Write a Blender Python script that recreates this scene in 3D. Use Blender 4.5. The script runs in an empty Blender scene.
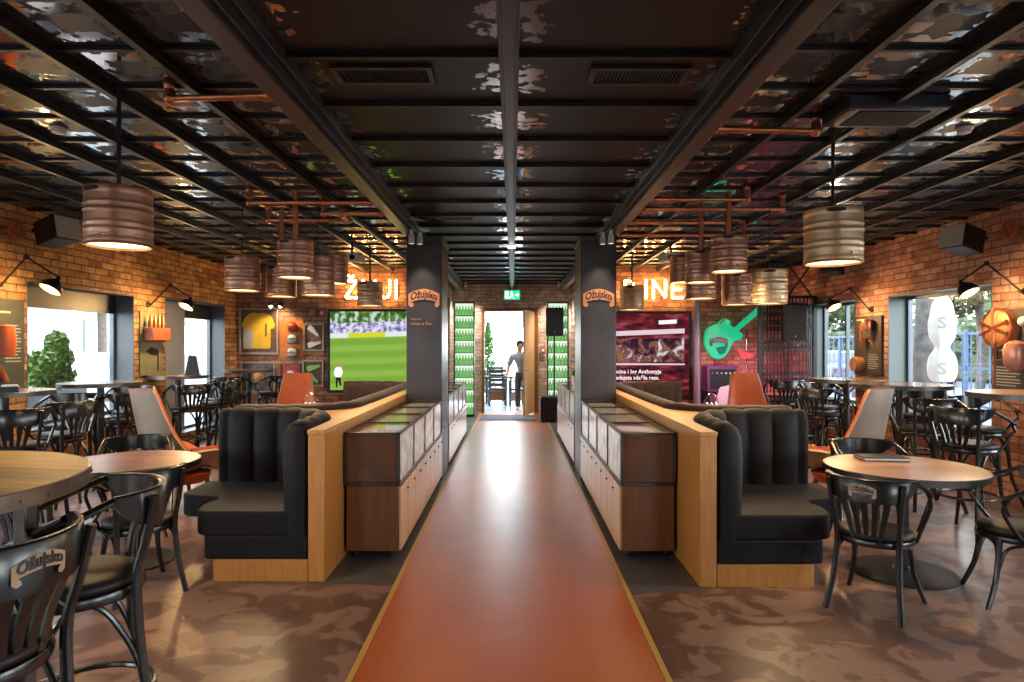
import bpy, bmesh, math, random
from mathutils import Vector, Matrix

R = math.radians
PI = math.pi
random.seed(7)
scene = bpy.context.scene
COL = scene.collection

# ------------------------------------------------------------------ camera
F = 640.0          # focal length in pixels of the 1024 wide frame
CH = 1.6           # camera height
CX, CY = 513.0, 346.0
cam_d = bpy.data.cameras.new('camera')
cam_d.sensor_width = 36.0
cam_d.lens = F / 1024 * 36.0
cam_d.shift_x = -1.0 / 1024
cam_d.shift_y = 5.0 / 1024
cam_d.clip_start = 0.05
cam = bpy.data.objects.new('camera', cam_d)
cam.location = (0, 0, CH)
cam.rotation_euler = (R(90), 0, 0)
COL.objects.link(cam)
scene.camera = cam

# ------------------------------------------------------------------ view + world
scene.view_settings.view_transform = 'Standard'
scene.view_settings.look = 'None'
scene.view_settings.gamma = 1.0
scene.view_settings.exposure = 0.42
scene.view_settings.use_curve_mapping = False
try:
    scene.cycles.use_denoising = True
    scene.cycles.max_bounces = 8
    scene.cycles.diffuse_bounces = 4
    scene.cycles.glossy_bounces = 4
    scene.cycles.transparent_max_bounces = 12
    scene.cycles.sample_clamp_indirect = 6.0
    scene.cycles.caustics_reflective = False
    scene.cycles.caustics_refractive = False
except Exception:
    pass
world = bpy.data.worlds.new('overcast_sky')
scene.world = world
world.use_nodes = True
wn = world.node_tree
wn.nodes.clear()
_o = wn.nodes.new('ShaderNodeOutputWorld')
_b = wn.nodes.new('ShaderNodeBackground')
_r = wn.nodes.new('ShaderNodeValToRGB')
_s = wn.nodes.new('ShaderNodeSeparateXYZ')
_t = wn.nodes.new('ShaderNodeTexCoord')
wn.links.new(_t.outputs['Generated'], _s.inputs[0])
wn.links.new(_s.outputs['Z'], _r.inputs['Fac'])
_r.color_ramp.elements[0].position = 0.0
_r.color_ramp.elements[0].color = (1.75, 1.85, 1.9, 1)
_r.color_ramp.elements[1].position = 0.7
_r.color_ramp.elements[1].color = (0.68, 0.84, 1.0, 1)
_e = _r.color_ramp.elements.new(0.3)
_e.color = (0.95, 1.02, 1.08, 1)
wn.links.new(_r.outputs['Color'], _b.inputs['Color'])
_b.inputs['Strength'].default_value = 8.0
wn.links.new(_b.outputs[0], _o.inputs['Surface'])


def portal(x, y, z, sx, sy, rot):
    """daylight portal across a window opening"""
    L = bpy.data.lights.new('window_daylight', 'AREA')
    L.shape = 'RECTANGLE'
    L.size, L.size_y = sx, sy
    L.cycles.is_portal = True
    o = bpy.data.objects.new('window_daylight', L)
    o.location = (x, y, z)
    o.rotation_euler = rot
    COL.objects.link(o)


# ------------------------------------------------------------------ materials
def new_mat(name):
    m = bpy.data.materials.new(name)
    m.use_nodes = True
    nt = m.node_tree
    b = nt.nodes['Principled BSDF']
    return m, nt, b


def N(nt, kind, **kw):
    n = nt.nodes.new(kind)
    for k, v in kw.items():
        if hasattr(n, k):
            setattr(n, k, v)
        else:
            n.inputs[k].default_value = v
    return n


def plain(name, col, rough=0.5, metal=0.0, spec=0.5, coat=0.0, noise=0.0, nscale=8.0, bump=0.0, bscale=60.0, emit=None, estr=0.0, sheen=0.0):
    m, nt, b = new_mat(name)
    b.inputs['Base Color'].default_value = (*col, 1)
    b.inputs['Roughness'].default_value = rough
    b.inputs['Metallic'].default_value = metal
    b.inputs['Specular IOR Level'].default_value = spec
    b.inputs['Coat Weight'].default_value = coat
    b.inputs['Coat Roughness'].default_value = 0.15
    if sheen:
        b.inputs['Sheen Weight'].default_value = sheen
        b.inputs['Sheen Roughness'].default_value = 0.4
    tc = N(nt, 'ShaderNodeTexCoord')
    if noise:
        n = N(nt, 'ShaderNodeTexNoise', Scale=nscale, Detail=5.0)
        nt.links.new(tc.outputs['Object'], n.inputs['Vector'])
        r = N(nt, 'ShaderNodeValToRGB')
        r.color_ramp.elements[0].position = 0.3
        r.color_ramp.elements[1].position = 0.7
        r.color_ramp.elements[0].color = (*[c * (1 - noise) for c in col], 1)
        r.color_ramp.elements[1].color = (*[min(1, c * (1 + noise)) for c in col], 1)
        nt.links.new(n.outputs['Fac'], r.inputs['Fac'])
        nt.links.new(r.outputs['Color'], b.inputs['Base Color'])
    if bump:
        n2 = N(nt, 'ShaderNodeTexNoise', Scale=bscale, Detail=3.0)
        nt.links.new(tc.outputs['Object'], n2.inputs['Vector'])
        bp = N(nt, 'ShaderNodeBump', Strength=bump, Distance=0.01)
        nt.links.new(n2.outputs['Fac'], bp.inputs['Height'])
        nt.links.new(bp.outputs['Normal'], b.inputs['Normal'])
    if emit:
        b.inputs['Emission Color'].default_value = (*emit, 1)
        b.inputs['Emission Strength'].default_value = estr
    return m


def wood(name, c1, c2, rough=0.4, axis='Z', scale=1.0, coat=0.0, planks=0.0):
    m, nt, b = new_mat(name)
    tc = N(nt, 'ShaderNodeTexCoord')
    mp = N(nt, 'ShaderNodeMapping')
    st = {'X': (0.6, 9, 9), 'Y': (9, 0.6, 9), 'Z': (9, 9, 0.6)}[axis]
    mp.inputs['Scale'].default_value = [v * scale for v in st]
    nt.links.new(tc.outputs['Object'], mp.inputs['Vector'])
    n = N(nt, 'ShaderNodeTexNoise', Scale=4.0, Detail=8.0, Roughness=0.65, Distortion=0.6)
    nt.links.new(mp.outputs['Vector'], n.inputs['Vector'])
    r = N(nt, 'ShaderNodeValToRGB')
    r.color_ramp.elements[0].position = 0.32
    r.color_ramp.elements[1].position = 0.68
    r.color_ramp.elements[0].color = (*c1, 1)
    r.color_ramp.elements[1].color = (*c2, 1)
    nt.links.new(n.outputs['Fac'], r.inputs['Fac'])
    out = r.outputs['Color']
    if planks:
        sp = N(nt, 'ShaderNodeSeparateXYZ')
        nt.links.new(tc.outputs['Object'], sp.inputs[0])
        d = N(nt, 'ShaderNodeMath', operation='DIVIDE')
        d.inputs[1].default_value = planks
        nt.links.new(sp.outputs['Y' if axis == 'X' else 'X'], d.inputs[0])
        fl = N(nt, 'ShaderNodeMath', operation='FLOOR')
        nt.links.new(d.outputs[0], fl.inputs[0])
        wnn = N(nt, 'ShaderNodeTexWhiteNoise', noise_dimensions='1D')
        nt.links.new(fl.outputs[0], wnn.inputs['W'])
        hv = N(nt, 'ShaderNodeHueSaturation')
        mr = N(nt, 'ShaderNodeMapRange')
        mr.inputs['To Min'].default_value = 0.7
        mr.inputs['To Max'].default_value = 1.25
        nt.links.new(wnn.outputs['Value'], mr.inputs['Value'])
        nt.links.new(mr.outputs[0], hv.inputs['Value'])
        nt.links.new(out, hv.inputs['Color'])
        out = hv.outputs['Color']
    nt.links.new(out, b.inputs['Base Color'])
    b.inputs['Roughness'].default_value = rough
    b.inputs['Coat Weight'].default_value = coat
    b.inputs['Coat Roughness'].default_value = 0.2
    bp = N(nt, 'ShaderNodeBump', Strength=0.12, Distance=0.005)
    nt.links.new(n.outputs['Fac'], bp.inputs['Height'])
    nt.links.new(bp.outputs['Normal'], b.inputs['Normal'])
    return m


def brick(name, plane, c1, c2, cm):
    m, nt, b = new_mat(name)
    tc = N(nt, 'ShaderNodeTexCoord')
    sp = N(nt, 'ShaderNodeSeparateXYZ')
    nt.links.new(tc.outputs['Object'], sp.inputs[0])
    cb = N(nt, 'ShaderNodeCombineXYZ')
    nt.links.new(sp.outputs['Y' if plane == 'YZ' else 'X'], cb.inputs['X'])
    nt.links.new(sp.outputs['Z'], cb.inputs['Y'])
    wob = N(nt, 'ShaderNodeTexNoise', Scale=9.0, Detail=2.0)
    nt.links.new(cb.outputs[0], wob.inputs['Vector'])
    mixv = N(nt, 'ShaderNodeMix', data_type='VECTOR')
    mixv.inputs['Factor'].default_value = 0.022
    nt.links.new(cb.outputs[0], mixv.inputs[4])
    nt.links.new(wob.outputs['Color'], mixv.inputs[5])
    bk = N(nt, 'ShaderNodeTexBrick')
    bk.inputs['Scale'].default_value = 1.0
    bk.inputs['Brick Width'].default_value = 0.25
    bk.inputs['Row Height'].default_value = 0.082
    bk.inputs['Mortar Size'].default_value = 0.009
    bk.inputs['Mortar Smooth'].default_value = 0.3
    bk.inputs['Bias'].default_value = 0.0
    bk.inputs['Color1'].default_value = (*c1, 1)
    bk.inputs['Color2'].default_value = (*c2, 1)
    bk.inputs['Mortar'].default_value = (*cm, 1)
    nt.links.new(mixv.outputs[1], bk.inputs['Vector'])
    n = N(nt, 'ShaderNodeTexNoise', Scale=4.5, Detail=8.0, Roughness=0.75)
    nt.links.new(cb.outputs[0], n.inputs['Vector'])
    mr = N(nt, 'ShaderNodeMapRange')
    mr.inputs['From Min'].default_value = 0.3
    mr.inputs['From Max'].default_value = 0.7
    mr.inputs['To Min'].default_value = 0.38
    mr.inputs['To Max'].default_value = 1.55
    nt.links.new(n.outputs['Fac'], mr.inputs['Value'])
    hv = N(nt, 'ShaderNodeHueSaturation')
    nt.links.new(bk.outputs['Color'], hv.inputs['Color'])
    nt.links.new(mr.outputs[0], hv.inputs['Value'])
    nt.links.new(hv.outputs['Color'], b.inputs['Base Color'])
    b.inputs['Roughness'].default_value = 0.85
    inv = N(nt, 'ShaderNodeMath', operation='MULTIPLY_ADD')
    inv.inputs[1].default_value = -1.0
    nt.links.new(bk.outputs['Fac'], inv.inputs[0])
    nt.links.new(n.outputs['Fac'], inv.inputs[2])
    bp = N(nt, 'ShaderNodeBump', Strength=0.8, Distance=0.012)
    nt.links.new(inv.outputs[0], bp.inputs['Height'])
    nt.links.new(bp.outputs['Normal'], b.inputs['Normal'])
    return m


def tin(name, ox, px, oy, py):
    """black lacquered pressed tin: glossy ornament along the rim of each panel"""
    m, nt, b = new_mat(name)
    tc = N(nt, 'ShaderNodeTexCoord')
    sp = N(nt, 'ShaderNodeSeparateXYZ')
    nt.links.new(tc.outputs['Object'], sp.inputs[0])

    def edge(sock, o, p, absx=False):
        src = sock
        if absx:
            a = N(nt, 'ShaderNodeMath', operation='ABSOLUTE')
            nt.links.new(src, a.inputs[0])
            src = a.outputs[0]
        a = N(nt, 'ShaderNodeMath', operation='SUBTRACT')
        a.inputs[1].default_value = o
        nt.links.new(src, a.inputs[0])
        pp = N(nt, 'ShaderNodeMath', operation='PINGPONG')
        pp.inputs[1].default_value = p / 2
        nt.links.new(a.outputs[0], pp.inputs[0])
        return pp.outputs[0]
    ex = edge(sp.outputs['X'], ox, px, True)
    ey = edge(sp.outputs['Y'], oy, py)
    mn = N(nt, 'ShaderNodeMath', operation='MINIMUM')
    nt.links.new(ex, mn.inputs[0])
    nt.links.new(ey, mn.inputs[1])
    def ramp(sock, a0, a1):
        r_ = N(nt, 'ShaderNodeMapRange')
        r_.inputs['From Min'].default_value = a0
        r_.inputs['From Max'].default_value = a1
        nt.links.new(sock, r_.inputs['Value'])
        return r_.outputs[0]

    def mulm(u, v):
        r_ = N(nt, 'ShaderNodeMath', operation='MULTIPLY')
        nt.links.new(u, r_.inputs[0])
        nt.links.new(v, r_.inputs[1])
        return r_
    if px < 1:      # ornament ring inside each small panel
        band = mulm(ramp(mn.outputs[0], 0.175, 0.145), ramp(mn.outputs[0], 0.045, 0.06))
    else:           # sprays beside the beams, one per wide panel
        band = mulm(ramp(ex, 0.30, 0.10), ramp(ey, 0.04, 0.20))
    n = N(nt, 'ShaderNodeTexVoronoi', feature='SMOOTH_F1', Scale=11.0)
    nt.links.new(tc.outputs['Object'], n.inputs['Vector'])
    n2 = N(nt, 'ShaderNodeTexNoise', Scale=14.0, Detail=3.0)
    nt.links.new(tc.outputs['Object'], n2.inputs['Vector'])
    th = N(nt, 'ShaderNodeMapRange')
    th.inputs['From Min'].default_value = 0.43
    th.inputs['From Max'].default_value = 0.49
    nt.links.new(n2.outputs['Fac'], th.inputs['Value'])
    sh_ = N(nt, 'ShaderNodeMath', operation='MULTIPLY_ADD')
    sh_.inputs[1].default_value = 0.30
    sh_.inputs[2].default_value = -0.30
    nt.links.new(band.outputs[0], sh_.inputs[0])
    ad_ = N(nt, 'ShaderNodeMath', operation='ADD')
    nt.links.new(sh_.outputs[0], ad_.inputs[0])
    nt.links.new(n2.outputs['Fac'], ad_.inputs[1])
    nt.links.new(ad_.outputs[0], th.inputs['Value'])
    mk = th
    rr = N(nt, 'ShaderNodeMapRange')
    rr.inputs['To Min'].default_value = 0.42
    rr.inputs['To Max'].default_value = 0.07
    nt.links.new(mk.outputs[0], rr.inputs['Value'])
    nt.links.new(rr.outputs[0], b.inputs['Roughness'])
    sl = N(nt, 'ShaderNodeMapRange')
    sl.inputs['To Min'].default_value = 0.22
    sl.inputs['To Max'].default_value = 1.0
    nt.links.new(mk.outputs[0], sl.inputs['Value'])
    nt.links.new(sl.outputs[0], b.inputs['Specular IOR Level'])
    nt.links.new(mk.outputs[0], b.inputs['Coat Weight'])
    b.inputs['Coat Roughness'].default_value = 0.06
    b.inputs['Base Color'].default_value = (0.021, 0.026, 0.038, 1)
    bp = N(nt, 'ShaderNodeBump', Strength=0.35, Distance=0.006)
    nt.links.new(n.outputs['Distance'], bp.inputs['Height'])
    mixn = N(nt, 'ShaderNodeMath', operation='MULTIPLY')
    mixn.inputs[1].default_value = 0.06
    nt.links.new(mk.outputs[0], mixn.inputs[0])
    nt.links.new(mixn.outputs[0], bp.inputs['Strength'])
    nt.links.new(bp.outputs['Normal'], b.inputs['Normal'])
    return m


def concrete(name, c1, c2, r0, r1, sharp=0.12, scale=2.2, spec=0.5, coat=0.0, stretch=(1, 1, 1), croughness=0.2):
    m, nt, b = new_mat(name)
    tc = N(nt, 'ShaderNodeTexCoord')
    mp = N(nt, 'ShaderNodeMapping')
    mp.inputs['Scale'].default_value = stretch
    nt.links.new(tc.outputs['Object'], mp.inputs['Vector'])
    n = N(nt, 'ShaderNodeTexNoise', Scale=scale, Detail=3.0, Roughness=0.5, Distortion=0.9)
    nt.links.new(mp.outputs[0], n.inputs['Vector'])
    r = N(nt, 'ShaderNodeValToRGB')
    r.color_ramp.elements[0].position = 0.5 - sharp
    r.color_ramp.elements[1].position = 0.5 + sharp
    r.color_ramp.elements[0].color = (*c1, 1)
    r.color_ramp.elements[1].color = (*c2, 1)
    nt.links.new(n.outputs['Fac'], r.inputs['Fac'])
    nt.links.new(r.outputs['Color'], b.inputs['Base Color'])
    n3 = N(nt, 'ShaderNodeTexNoise', Scale=4.0, Detail=4.0, Roughness=0.6)
    nt.links.new(tc.outputs['Object'], n3.inputs['Vector'])
    mr = N(nt, 'ShaderNodeMapRange')
    mr.inputs['From Min'].default_value = 0.3
    mr.inputs['From Max'].default_value = 0.7
    mr.inputs['To Min'].default_value = r0
    mr.inputs['To Max'].default_value = r1
    nt.links.new(n3.outputs['Fac'], mr.inputs['Value'])
    nt.links.new(mr.outputs[0], b.inputs['Roughness'])
    b.inputs['Specular IOR Level'].default_value = spec
    b.inputs['Coat Weight'].default_value = coat
    b.inputs['Coat Roughness'].default_value = croughness
    b.inputs['Coat IOR'].default_value = 1.9 if coat > 0.9 else 1.5
    bp = N(nt, 'ShaderNodeBump', Strength=0.03, Distance=0.01)
    nt.links.new(n3.outputs['Fac'], bp.inputs['Height'])
    nt.links.new(bp.outputs['Normal'], b.inputs['Normal'])
    return m


def glass(name, tint=(1, 1, 1), gloss=1.0, ior=1.5):
    m = bpy.data.materials.new(name)
    m.use_nodes = True
    nt = m.node_tree
    nt.nodes.clear()
    o = N(nt, 'ShaderNodeOutputMaterial')
    t = N(nt, 'ShaderNodeBsdfTransparent')
    t.inputs['Color'].default_value = (*tint, 1)
    g = N(nt, 'ShaderNodeBsdfGlossy')
    g.inputs['Roughness'].default_value = 0.02
    lw = N(nt, 'ShaderNodeLayerWeight')
    lw.inputs['Blend'].default_value = 0.5
    p5 = N(nt, 'ShaderNodeMath', operation='POWER')
    p5.inputs[1].default_value = 5.0
    nt.links.new(lw.outputs['Facing'], p5.inputs[0])
    fr = N(nt, 'ShaderNodeMath', operation='MULTIPLY_ADD')
    fr.inputs[1].default_value = 0.96
    fr.inputs[2].default_value = 0.04
    nt.links.new(p5.outputs[0], fr.inputs[0])
    mul = N(nt, 'ShaderNodeMath', operation='MULTIPLY', use_clamp=True)
    mul.inputs[1].default_value = gloss
    nt.links.new(fr.outputs[0], mul.inputs[0])
    mx = N(nt, 'ShaderNodeMixShader')
    nt.links.new(mul.outputs[0], mx.inputs[0])
    nt.links.new(t.outputs[0], mx.inputs[1])
    nt.links.new(g.outputs[0], mx.inputs[2])
    nt.links.new(mx.outputs[0], o.inputs['Surface'])
    return m


def emission(name, col, strength):
    m = bpy.data.materials.new(name)
    m.use_nodes = True
    nt = m.node_tree
    nt.nodes.clear()
    o = N(nt, 'ShaderNodeOutputMaterial')
    e = N(nt, 'ShaderNodeEmission')
    e.inputs['Color'].default_value = (*col, 1)
    e.inputs['Strength'].default_value = strength
    nt.links.new(e.outputs[0], o.inputs['Surface'])
    return m


M = {}
M['brick_left'] = brick('brick_side_left', 'YZ', (0.36, 0.15, 0.055), (0.70, 0.38, 0.155), (0.17, 0.10, 0.055))  # yellower than the right wall, warm lamplight mixed into the brick colour
M['brick_right'] = brick('brick_side_right', 'YZ', (0.36, 0.135, 0.085), (0.62, 0.34, 0.25), (0.20, 0.12, 0.09))
M['brick_back'] = brick('brick_end', 'XZ', (0.34, 0.125, 0.06), (0.56, 0.28, 0.16), (0.17, 0.10, 0.065))
M['stone_end'] = brick('stone_cladding_end', 'XZ', (0.36, 0.26, 0.20), (0.48, 0.37, 0.30), (0.24, 0.17, 0.13))
M['tin_side'] = tin('pressed_tin_side', 1.77, 0.5, 3.17, 0.47)
M['tin_mid'] = tin('pressed_tin_middle', 0.0, 1.2, 3.23, 0.655)
M['ceiling_bar'] = plain('black_ceiling_bar', (0.016, 0.016, 0.019), 0.42, 0.0, 0.4, bump=0.05)
M['beam'] = plain('grey_black_beam', (0.026, 0.029, 0.037), 0.38, 0.0, 0.5)
M['aisle'] = concrete('orange_polished_concrete', (0.50, 0.085, 0.010), (0.62, 0.145, 0.028), 0.30, 0.46, 0.25, 1.3, 0.8, 1.0, (1, 0.5, 1), 0.33)
M['floor'] = concrete('brown_mottled_concrete', (0.135, 0.068, 0.048), (0.26, 0.148, 0.108), 0.30, 0.44, 0.035, 4.2, 0.45, 0.12, (1, 1, 1), 0.2)
M['strip'] = concrete('grey_concrete', (0.07, 0.066, 0.066), (0.12, 0.11, 0.105), 0.3, 0.45, 0.2, 2.0)
M['brass'] = plain('brass_strip', (0.72, 0.44, 0.12), 0.4, 0.35)
M['oak'] = wood('oak_veneer', (0.36, 0.14, 0.028), (0.50, 0.215, 0.045), 0.38, 'Z', 1.6, 0.15)
M['oak_ledge'] = wood('oak_ledge', (0.40, 0.16, 0.03), (0.56, 0.25, 0.055), 0.3, 'Y', 1.4, 0.3)
M['oak_pale'] = wood('pale_oak_door', (0.52, 0.31, 0.13), (0.66, 0.43, 0.20), 0.28, 'Z', 1.6, 0.4)
M['walnut'] = wood('walnut_end_panel', (0.13, 0.045, 0.013), (0.21, 0.08, 0.022), 0.35, 'Z', 1.6, 0.2)
M['top_plank'] = wood('plank_table_top', (0.50, 0.24, 0.045), (0.72, 0.40, 0.09), 0.5, 'X', 1.2, 0.0, planks=0.16)
M['top_red'] = wood('reddish_table_top', (0.30, 0.095, 0.03), (0.42, 0.155, 0.05), 0.34, 'X', 1.2, 0.2, planks=0.2)
M['top_tan'] = wood('tan_table_top', (0.40, 0.19, 0.09), (0.55, 0.29, 0.15), 0.32, 'X', 1.2, 0.2, planks=0.22)
M['top_bar'] = wood('bar_table_top', (0.22, 0.11, 0.05), (0.36, 0.2, 0.1), 0.22, 'Y', 1.2, 0.5)
M['rim'] = plain('dark_steel_rim', (0.09, 0.08, 0.075), 0.35, 0.8, noise=0.3)
M['rim_bronze'] = plain('bronze_steel_rim', (0.19, 0.13, 0.09), 0.4, 0.75, noise=0.35, nscale=12)
M['lacquer'] = plain('black_lacquer', (0.010, 0.009, 0.009), 0.27, 0.0, 0.5, coat=0.2)
M['leather'] = plain('black_leather', (0.014, 0.010, 0.009), 0.5, 0.0, 0.3, bump=0.12, bscale=90)
M['velvet'] = plain('black_velvet', (0.0055, 0.004, 0.005), 0.7, 0.0, 0.25, noise=0.4, nscale=14, sheen=0.05)
M['velvet_brown'] = plain('dark_brown_velvet', (0.030, 0.012, 0.010), 0.7, 0.0, 0.3, noise=0.4, nscale=14, sheen=0.1)
M['orange'] = plain('orange_leather', (0.40, 0.070, 0.010), 0.5, 0.0, 0.5, noise=0.15, nscale=5, bump=0.05)
M['beige'] = plain('grey_beige_leather', (0.30, 0.225, 0.175), 0.38, 0.0, 0.5, noise=0.1, nscale=5)
M['black'] = plain('matte_black', (0.012, 0.012, 0.013), 0.5)
M['black_metal'] = plain('black_metal', (0.02, 0.02, 0.022), 0.4, 0.3)
M['grey_metal'] = plain('grey_window_metal', (0.10, 0.12, 0.15), 0.4, 0.1)
M['top_band'] = plain('slate_top_band', (0.020, 0.025, 0.034), 0.4)
M['pale_panel'] = plain('pale_grey_panel', (0.40, 0.44, 0.48), 0.5)
M['jamb'] = plain('slate_reveal', (0.075, 0.085, 0.10), 0.45)
M['jamb_green'] = plain('green_grey_reveal', (0.10, 0.125, 0.12), 0.45)
M['column'] = plain('patinated_steel_plate', (0.046, 0.041, 0.046), 0.38, 0.35, noise=0.35, nscale=2.2)
M['copper'] = plain('copper_pipe', (0.56, 0.20, 0.09), 0.32, 0.9, noise=0.2, nscale=20)
M['ribbon'] = plain('copper_ribbon', (0.62, 0.24, 0.10), 0.4, 0.3, noise=0.15, nscale=20)
M['ribbon_pale'] = plain('tan_badge', (0.42, 0.27, 0.17), 0.45, 0.2)
M['ink'] = plain('dark_lettering', (0.035, 0.02, 0.015), 0.5)
M['keg'] = plain('bronzed_keg_steel', (0.40, 0.20, 0.12), 0.38, 0.55, noise=0.25, nscale=4)
M['keg_pale'] = plain('pale_keg_steel', (0.52, 0.34, 0.20), 0.38, 0.55, noise=0.2, nscale=4)
M['slot'] = plain('dark_slot', (0.01, 0.008, 0.007), 0.8)
M['bulb_face'] = emission('warm_diffuser', (1.0, 0.62, 0.26), 4.0)
M['bulb'] = emission('marquee_bulb', (1.0, 0.52, 0.17), 60.0)
M['lamp_glow'] = emission('wall_lamp_bulb', (1.0, 0.72, 0.40), 9.0)
M['spot_glow'] = emission('spot_lens', (1.0, 0.9, 0.78), 5.0)
M['white'] = plain('white_paint', (0.72, 0.72, 0.70), 0.5)
M['offwhite'] = plain('off_white_speaker', (0.46, 0.47, 0.42), 0.5)
M['steel'] = plain('bright_steel', (0.6, 0.6, 0.6), 0.2, 1.0)
M['pane'] = glass('window_glass', (0.96, 0.98, 0.98), 1.0)
M['case_glass'] = glass('display_glass', (0.92, 0.93, 0.93), 0.7)
M['smoked'] = plain('brown_end_glass', (0.13, 0.062, 0.035), 0.16, 0.0, 0.6, noise=0.2, nscale=3)
M['frosted'] = plain('frosted_panel', (0.68, 0.66, 0.65), 0.18, 0.0, 0.6, noise=0.3, nscale=9)
M['board'] = plain('dark_grey_board', (0.062, 0.055, 0.050), 0.5, noise=0.15)
M['board_green'] = plain('grey_green_board', (0.065, 0.070, 0.056), 0.5, noise=0.15)
M['board_pale'] = plain('pale_green_board', (0.22, 0.23, 0.14), 0.5, noise=0.15)
M['rust'] = plain('rust_red', (0.40, 0.10, 0.04), 0.5, noise=0.3)
M['print_white'] = plain('white_print', (0.48, 0.46, 0.40), 0.6)
M['barrel_wood'] = wood('barrel_wood', (0.32, 0.12, 0.045), (0.5, 0.22, 0.09), 0.5, 'Z')
M['red'] = plain('red_paint', (0.55, 0.03, 0.03), 0.4)
M['yellow'] = plain('yellow_jersey_cloth', (0.85, 0.52, 0.03), 0.7, noise=0.12, nscale=9)
M['green_boot'] = plain('green_boot', (0.28, 0.55, 0.14), 0.4)
M['pink_copper'] = plain('pink_copper', (0.62, 0.30, 0.22), 0.35, 0.5)

# ------------------------------------------------------------------ mesh building
class MB:
    def __init__(self):
        self.v, self.f = [], []

    def add(self, vs, fs):
        o = len(self.v)
        self.v += [tuple(p) for p in vs]
        self.f += [tuple(o + i for i in f) for f in fs]
        return self

    def box(self, x0, x1, y0, y1, z0, z1):
        vs = [(x, y, z) for z in (z0, z1) for y in (y0, y1) for x in (x0, x1)]
        return self.add(vs, [(0, 2, 3, 1), (4, 5, 7, 6), (0, 1, 5, 4), (2, 6, 7, 3), (0, 4, 6, 2), (1, 3, 7, 5)])

    def obox(self, c, size, mat):
        sx, sy, sz = [s / 2 for s in size]
        vs = [Vector(c) + mat @ Vector((x, y, z)) for z in (-sz, sz) for y in (-sy, sy) for x in (-sx, sx)]
        return self.add(vs, [(0, 2, 3, 1), (4, 5, 7, 6), (0, 1, 5, 4), (2, 6, 7, 3), (0, 4, 6, 2), (1, 3, 7, 5)])

    def tube(self, pts, r, n=8, flat=(1, 1), up=None, closed=False):
        pts = [Vector(p) for p in pts]
        k = len(pts)
        rs = r if isinstance(r, (list, tuple)) else [r] * k
        rings = []
        pu = None
        for i, p in enumerate(pts):
            if closed:
                t = (pts[(i + 1) % k] - pts[i - 1]).normalized()
            elif i == 0:
                t = (pts[1] - p).normalized()
            elif i == k - 1:
                t = (p - pts[i - 1]).normalized()
            else:
                t = ((pts[i + 1] - p).normalized() + (p - pts[i - 1]).normalized()).normalized()
            ref = Vector(up) if up else (pu if pu else (Vector((0, 0, 1)) if abs(t.z) < 0.9 else Vector((0, 1, 0))))
            a = ref - t * ref.dot(t)
            if a.length < 1e-4:
                a = t.orthogonal()
            a.normalize()
            pu = a
            b = t.cross(a)
            rings.append([p + (a * math.cos(2 * PI * j / n) * flat[0] + b * math.sin(2 * PI * j / n) * flat[1]) * rs[i] for j in range(n)])
        vs = [q for ring in rings for q in ring]
        fs = []
        for i in range(k if closed else k - 1):
            i2 = (i + 1) % k
            for j in range(n):
                j2 = (j + 1) % n
                fs.append((i * n + j, i * n + j2, i2 * n + j2, i2 * n + j))
        if not closed:
            fs.append(tuple(range(n))[::-1])
            fs.append(tuple((k - 1) * n + j for j in range(n)))
        return self.add(vs, fs)

    def lathe(self, prof, n=24, c=(0, 0, 0), axis='Z', sx=1, sy=1):
        vs, fs, idx = [], [], []
        for (r, z) in prof:
            if r < 1e-6:
                idx.append([len(vs)])
                vs.append((0, 0, z))
            else:
                idx.append(list(range(len(vs), len(vs) + n)))
                vs += [(r * math.cos(2 * PI * j / n) * sx, r * math.sin(2 * PI * j / n) * sy, z) for j in range(n)]
        for a, b in zip(idx, idx[1:]):
            for j in range(n):
                j2 = (j + 1) % n
                if len(a) == 1 and len(b) == 1:
                    continue
                if len(a) == 1:
                    fs.append((a[0], b[j2], b[j]))
                elif len(b) == 1:
                    fs.append((a[j], a[j2], b[0]))
                else:
                    fs.append((a[j], a[j2], b[j2], b[j]))
        if axis == 'X':
            vs = [(z, x, y) for x, y, z in vs]
        elif axis == 'Y':
            vs = [(y, z, x) for x, y, z in vs]
        return self.add([(x + c[0], y + c[1], z + c[2]) for x, y, z in vs], fs)

    def prism(self, poly, a0, a1, axis='Z'):
        k = len(poly)
        def mk(u, v, w):
            return {'Z': (u, v, w), 'Y': (u, w, v), 'X': (w, u, v)}[axis]
        vs = [mk(u, v, a0) for u, v in poly] + [mk(u, v, a1) for u, v in poly]
        fs = [tuple(range(k))[::-1], tuple(range(k, 2 * k))]
        fs += [(i, (i + 1) % k, k + (i + 1) % k, k + i) for i in range(k)]
        return self.add(vs, fs)

    def sphere(self, c, r, n=12, m=8, s=(1, 1, 1)):
        prof = [(r * math.sin(PI * i / m) if 0 < i < m else 0, -r * math.cos(PI * i / m)) for i in range(m + 1)]
        t = MB().lathe(prof, n)
        return self.add([(c[0] + x * s[0], c[1] + y * s[1], c[2] + z * s[2]) for x, y, z in t.v], t.f)

    def grid(self, rows):
        n = len(rows[0])
        vs = [p for r in rows for p in r]
        fs = [(i * n + j, i * n + j + 1, (i + 1) * n + j + 1, (i + 1) * n + j) for i in range(len(rows) - 1) for j in range(n - 1)]
        return self.add(vs, fs)

    def mesh(self, name, mat, angle=35, fix=True):
        me = bpy.data.meshes.new(name)
        me.from_pydata(self.v, [], self.f)
        if fix:
            bm = bmesh.new()
            bm.from_mesh(me)
            bmesh.ops.recalc_face_normals(bm, faces=bm.faces)
            bm.to_mesh(me)
            bm.free()
        me.materials.append(mat)
        for p in me.polygons:
            p.use_smooth = True
        me.set_sharp_from_angle(angle=R(angle))
        me.update()
        return me

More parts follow.
